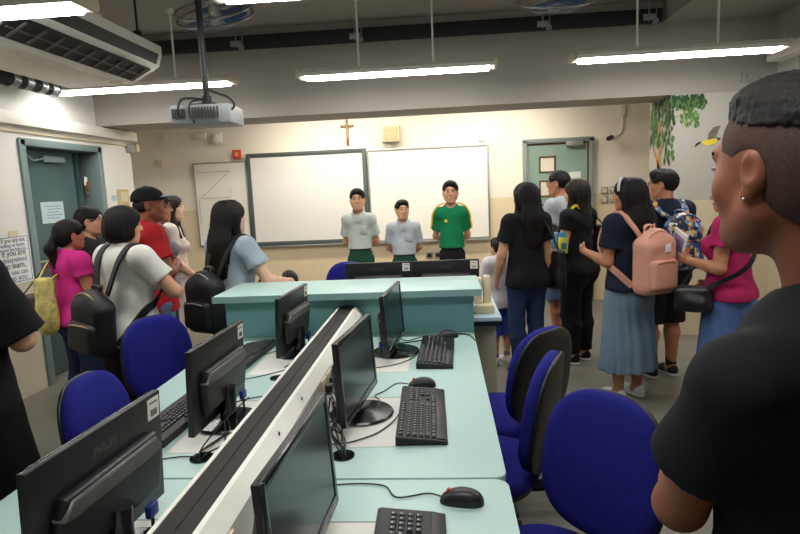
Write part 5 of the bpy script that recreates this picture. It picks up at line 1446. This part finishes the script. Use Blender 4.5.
backpack('black backpack on the long haired woman in grey blue at the counter', GREY, GYB, BAGB, (.27, .13, .38), .585, x=-.04)
backpack('salmon pink backpack with white patch on the woman in the long skirt', SKT, SKB, mat('salmon canvas', (206, 150, 130), .8, var=.06, bump=.15, bscale=120), (.28, .14, .42), .64, tag_patch=True, zipm=mat('pink zip', (180, 126, 110), .6))
def tri_mat():
    m = mat('triangle print nylon', (30, 50, 92), .6, var=0); nt = m.node_tree; b = nt.nodes['Principled BSDF']
    tc = nt.nodes.new('ShaderNodeTexCoord'); v = nt.nodes.new('ShaderNodeTexVoronoi'); v.inputs['Scale'].default_value = 34; v.distance = 'MANHATTAN'
    sp = nt.nodes.new('ShaderNodeSeparateColor'); r = nt.nodes.new('ShaderNodeValToRGB'); r.color_ramp.interpolation = 'CONSTANT'
    cols = [(0.0, (24, 34, 62)), (.22, (40, 74, 140)), (.45, (92, 130, 176)), (.60, (210, 204, 190)), (.72, (206, 120, 58)), (.82, (222, 190, 90)), (.9, (28, 40, 70))]
    while len(r.color_ramp.elements) < len(cols): r.color_ramp.elements.new(.5)
    for e, (p, c) in zip(r.color_ramp.elements, cols): e.position = p; e.color = (*lin(c), 1)
    nt.links.new(tc.outputs['Object'], v.inputs['Vector']); nt.links.new(v.outputs['Color'], sp.inputs[0]); nt.links.new(sp.outputs[0], r.inputs[0]); nt.links.new(r.outputs[0], b.inputs['Base Color'])
    return m
backpack('blue backpack with colourful geometric print on the man in glasses', MAN, MNB, tri_mat(), (.27, .13, .40), .665, zipm=mat('navy zip', (30, 40, 70), .6))
def world(root, p): return root.matrix_basis @ Vector(p)
def shoulder_bag(name, label, root, B, mt, side, x, y, z, size, strapm=None, cat='bag', cross=False, flap=True):
    h = B.H; t = thing(name, label, cat, root.location, root.rotation_euler.z); W, D, Ht = size
    f = SDF(); f.box((x, y, z), (D, W, Ht), .03, None, .02); f.ell((x, y, z - Ht * .2), (D * .62, W * .52, Ht * .34), None, .04); f.disp(folds(.004, 1.4, 41))
    link('bag_body', f.mesh('bag_body', .008), mt, t)
    s = side
    if cross: top = [(-s * B.sw * .55, -.06 * h - .02, B.zs + .02 * h), (-s * B.sw * .62, 0, B.zs + .04 * h + .014), (-s * B.sw * .5, .06 * h + .02, B.zs)]; a = [(x * .75, -.085 * h - .02, .66 * h)] + top + [(x * .6, .085 * h + .03, .64 * h)]
    else: a = [(s * B.sw * .80, -.052 * h - .02, B.zs - .01 * h), (s * B.sw * .80, 0, B.zs + .036 * h + .016), (s * B.sw * .84, .052 * h + .02, B.zs - .01 * h)]
    pts = [(x, y - W * .36, z + Ht * .42)] + a + [(x, y + W * .36, z + Ht * .42)]
    sp = smooth_path(pts, 8); cen = Vector((0, 0, .74 * h))
    MB().ribbon(sp, [Vector((p.x * .8, p.y, max(0, p.z - .79 * h) * 4)) for p in sp], .026, .008).build('strap', strapm or mt, t)
    return t
shoulder_bag('tote_bag', 'grey brown bag left of the yellow patterned bag of the woman in magenta', PINK, PB, mat('taupe leather', (82, 70, 62), .6, var=.15, bump=.2, bscale=60), -1, -.25, -.16, .785, (.20, .09, .24))
shoulder_bag('tote_bag', 'yellow and white patterned bag on the arm of the woman in magenta', PINK, PB, mat('yellow weave', (196, 184, 110), .8, var=.35, scale=26, bump=.2, bscale=60), -1, .03, -.20, .86, (.11, .08, .36))
shoulder_bag('shoulder_bag', 'black shoulder bag on the right of the woman in jeans', BLK, BKB, BAGB, 1, .225, -.03, .83, (.24, .08, .30))
shoulder_bag('crossbody_bag', 'black crossbody bag at the hip of the woman in crimson', MAG, MGB, mat('black leather', (22, 22, 24), .35, bump=.1), -1, -.20, .14, .76, (.20, .10, .15), cross=True)
shoulder_bag('shoulder_bag', 'black bag behind the arm of the woman in black with the bottle', BOT, BTB, BAGB, 1, .21, -.05, 1.0, (.2, .08, .26))

def bottle():
    p = world(BOT, (-.205, .0, .93)); t = thing('water_bottle', 'yellow green water bottle with blue top hanging from a yellow strap', 'bottle', p)
    MB().lathe([(.001, 0), (.032, 0), (.036, .008), (.036, .115), (.03, .13), (.001, .13)]).build('bottle_body', mat('yellow green plastic', (206, 208, 70), .4), t)
    MB().lathe([(.001, .13), (.027, .13), (.027, .165), (.018, .175), (.001, .175)]).build('cap', mat('sky blue plastic', (80, 150, 196), .4), t)
    MB().box((0, -.036, .065), (.04, .004, .05), bev=.001).build('printed_label', mat('teal print', (60, 130, 130), .5), t)
    st = [world(BOT, q) - p for q in ((-.205, .0, 1.09), (-.19, .0, 1.15), (-.175, -.01, 1.22), (-.12, -.02, 1.275), (-.07, -.03, 1.30), (-.04, -.06, 1.27))]
    fw = BOT.matrix_basis.to_3x3() @ Vector((-.7, -.2, .6))
    MB().ribbon(smooth_path(st), [fw] * 31, .022, .005).build('strap', mat('yellow webbing', (222, 194, 48), .7), t)
    tag(MB().box(world(BOT, (-.19, .10, 1.03)), (.05, .11, .13), rot=RZ(.7), bev=.02).build('cloth_pouch', cloth('light blue cloth', (126, 172, 206))), 'light blue cloth pouch held above the yellow green bottle', 'pouch')
bottle()
def papers():
    S_, E_, W_, hd, pn, cu = MGB.arm[-1]; p = world(MAG, W_ + hd * .08 + npv(.06, .02, .035))
    t = thing('booklet', 'white and violet booklet held by the woman in crimson', 'booklet', p, MAG.rotation_euler.z - .75)
    MB().box((0, 0, .03), (.012, .15, .21), rot=RX(.35), bev=.002).build('pages', M_PAPER, t)
    MB().box((-.008, .0, .03), (.002, .12, .15), rot=RX(.35)).build('printed_picture', mat('violet print', (150, 140, 180), .6, var=.3, scale=20), t)
papers()
def phone():
    S_, E_, W_, hd, pn, cu = GB.arm[1]; p = world(GR, W_ + hd * .085 + npv(-.012, .0, .01))
    t = thing('mobile_phone', 'dark mobile phone in the hand of the woman in glasses by the door', 'phone', p, GR.rotation_euler.z)
    MB().box((0, 0, .02), (.075, .010, .15), rot=RX(-.5), bev=.004).build('phone_case', M_BLACK, t)
    MB().box((0, -.0062, .0225), (.066, .001, .13), rot=RX(-.5)).build('phone_screen', M_SCREEN, t)
phone()
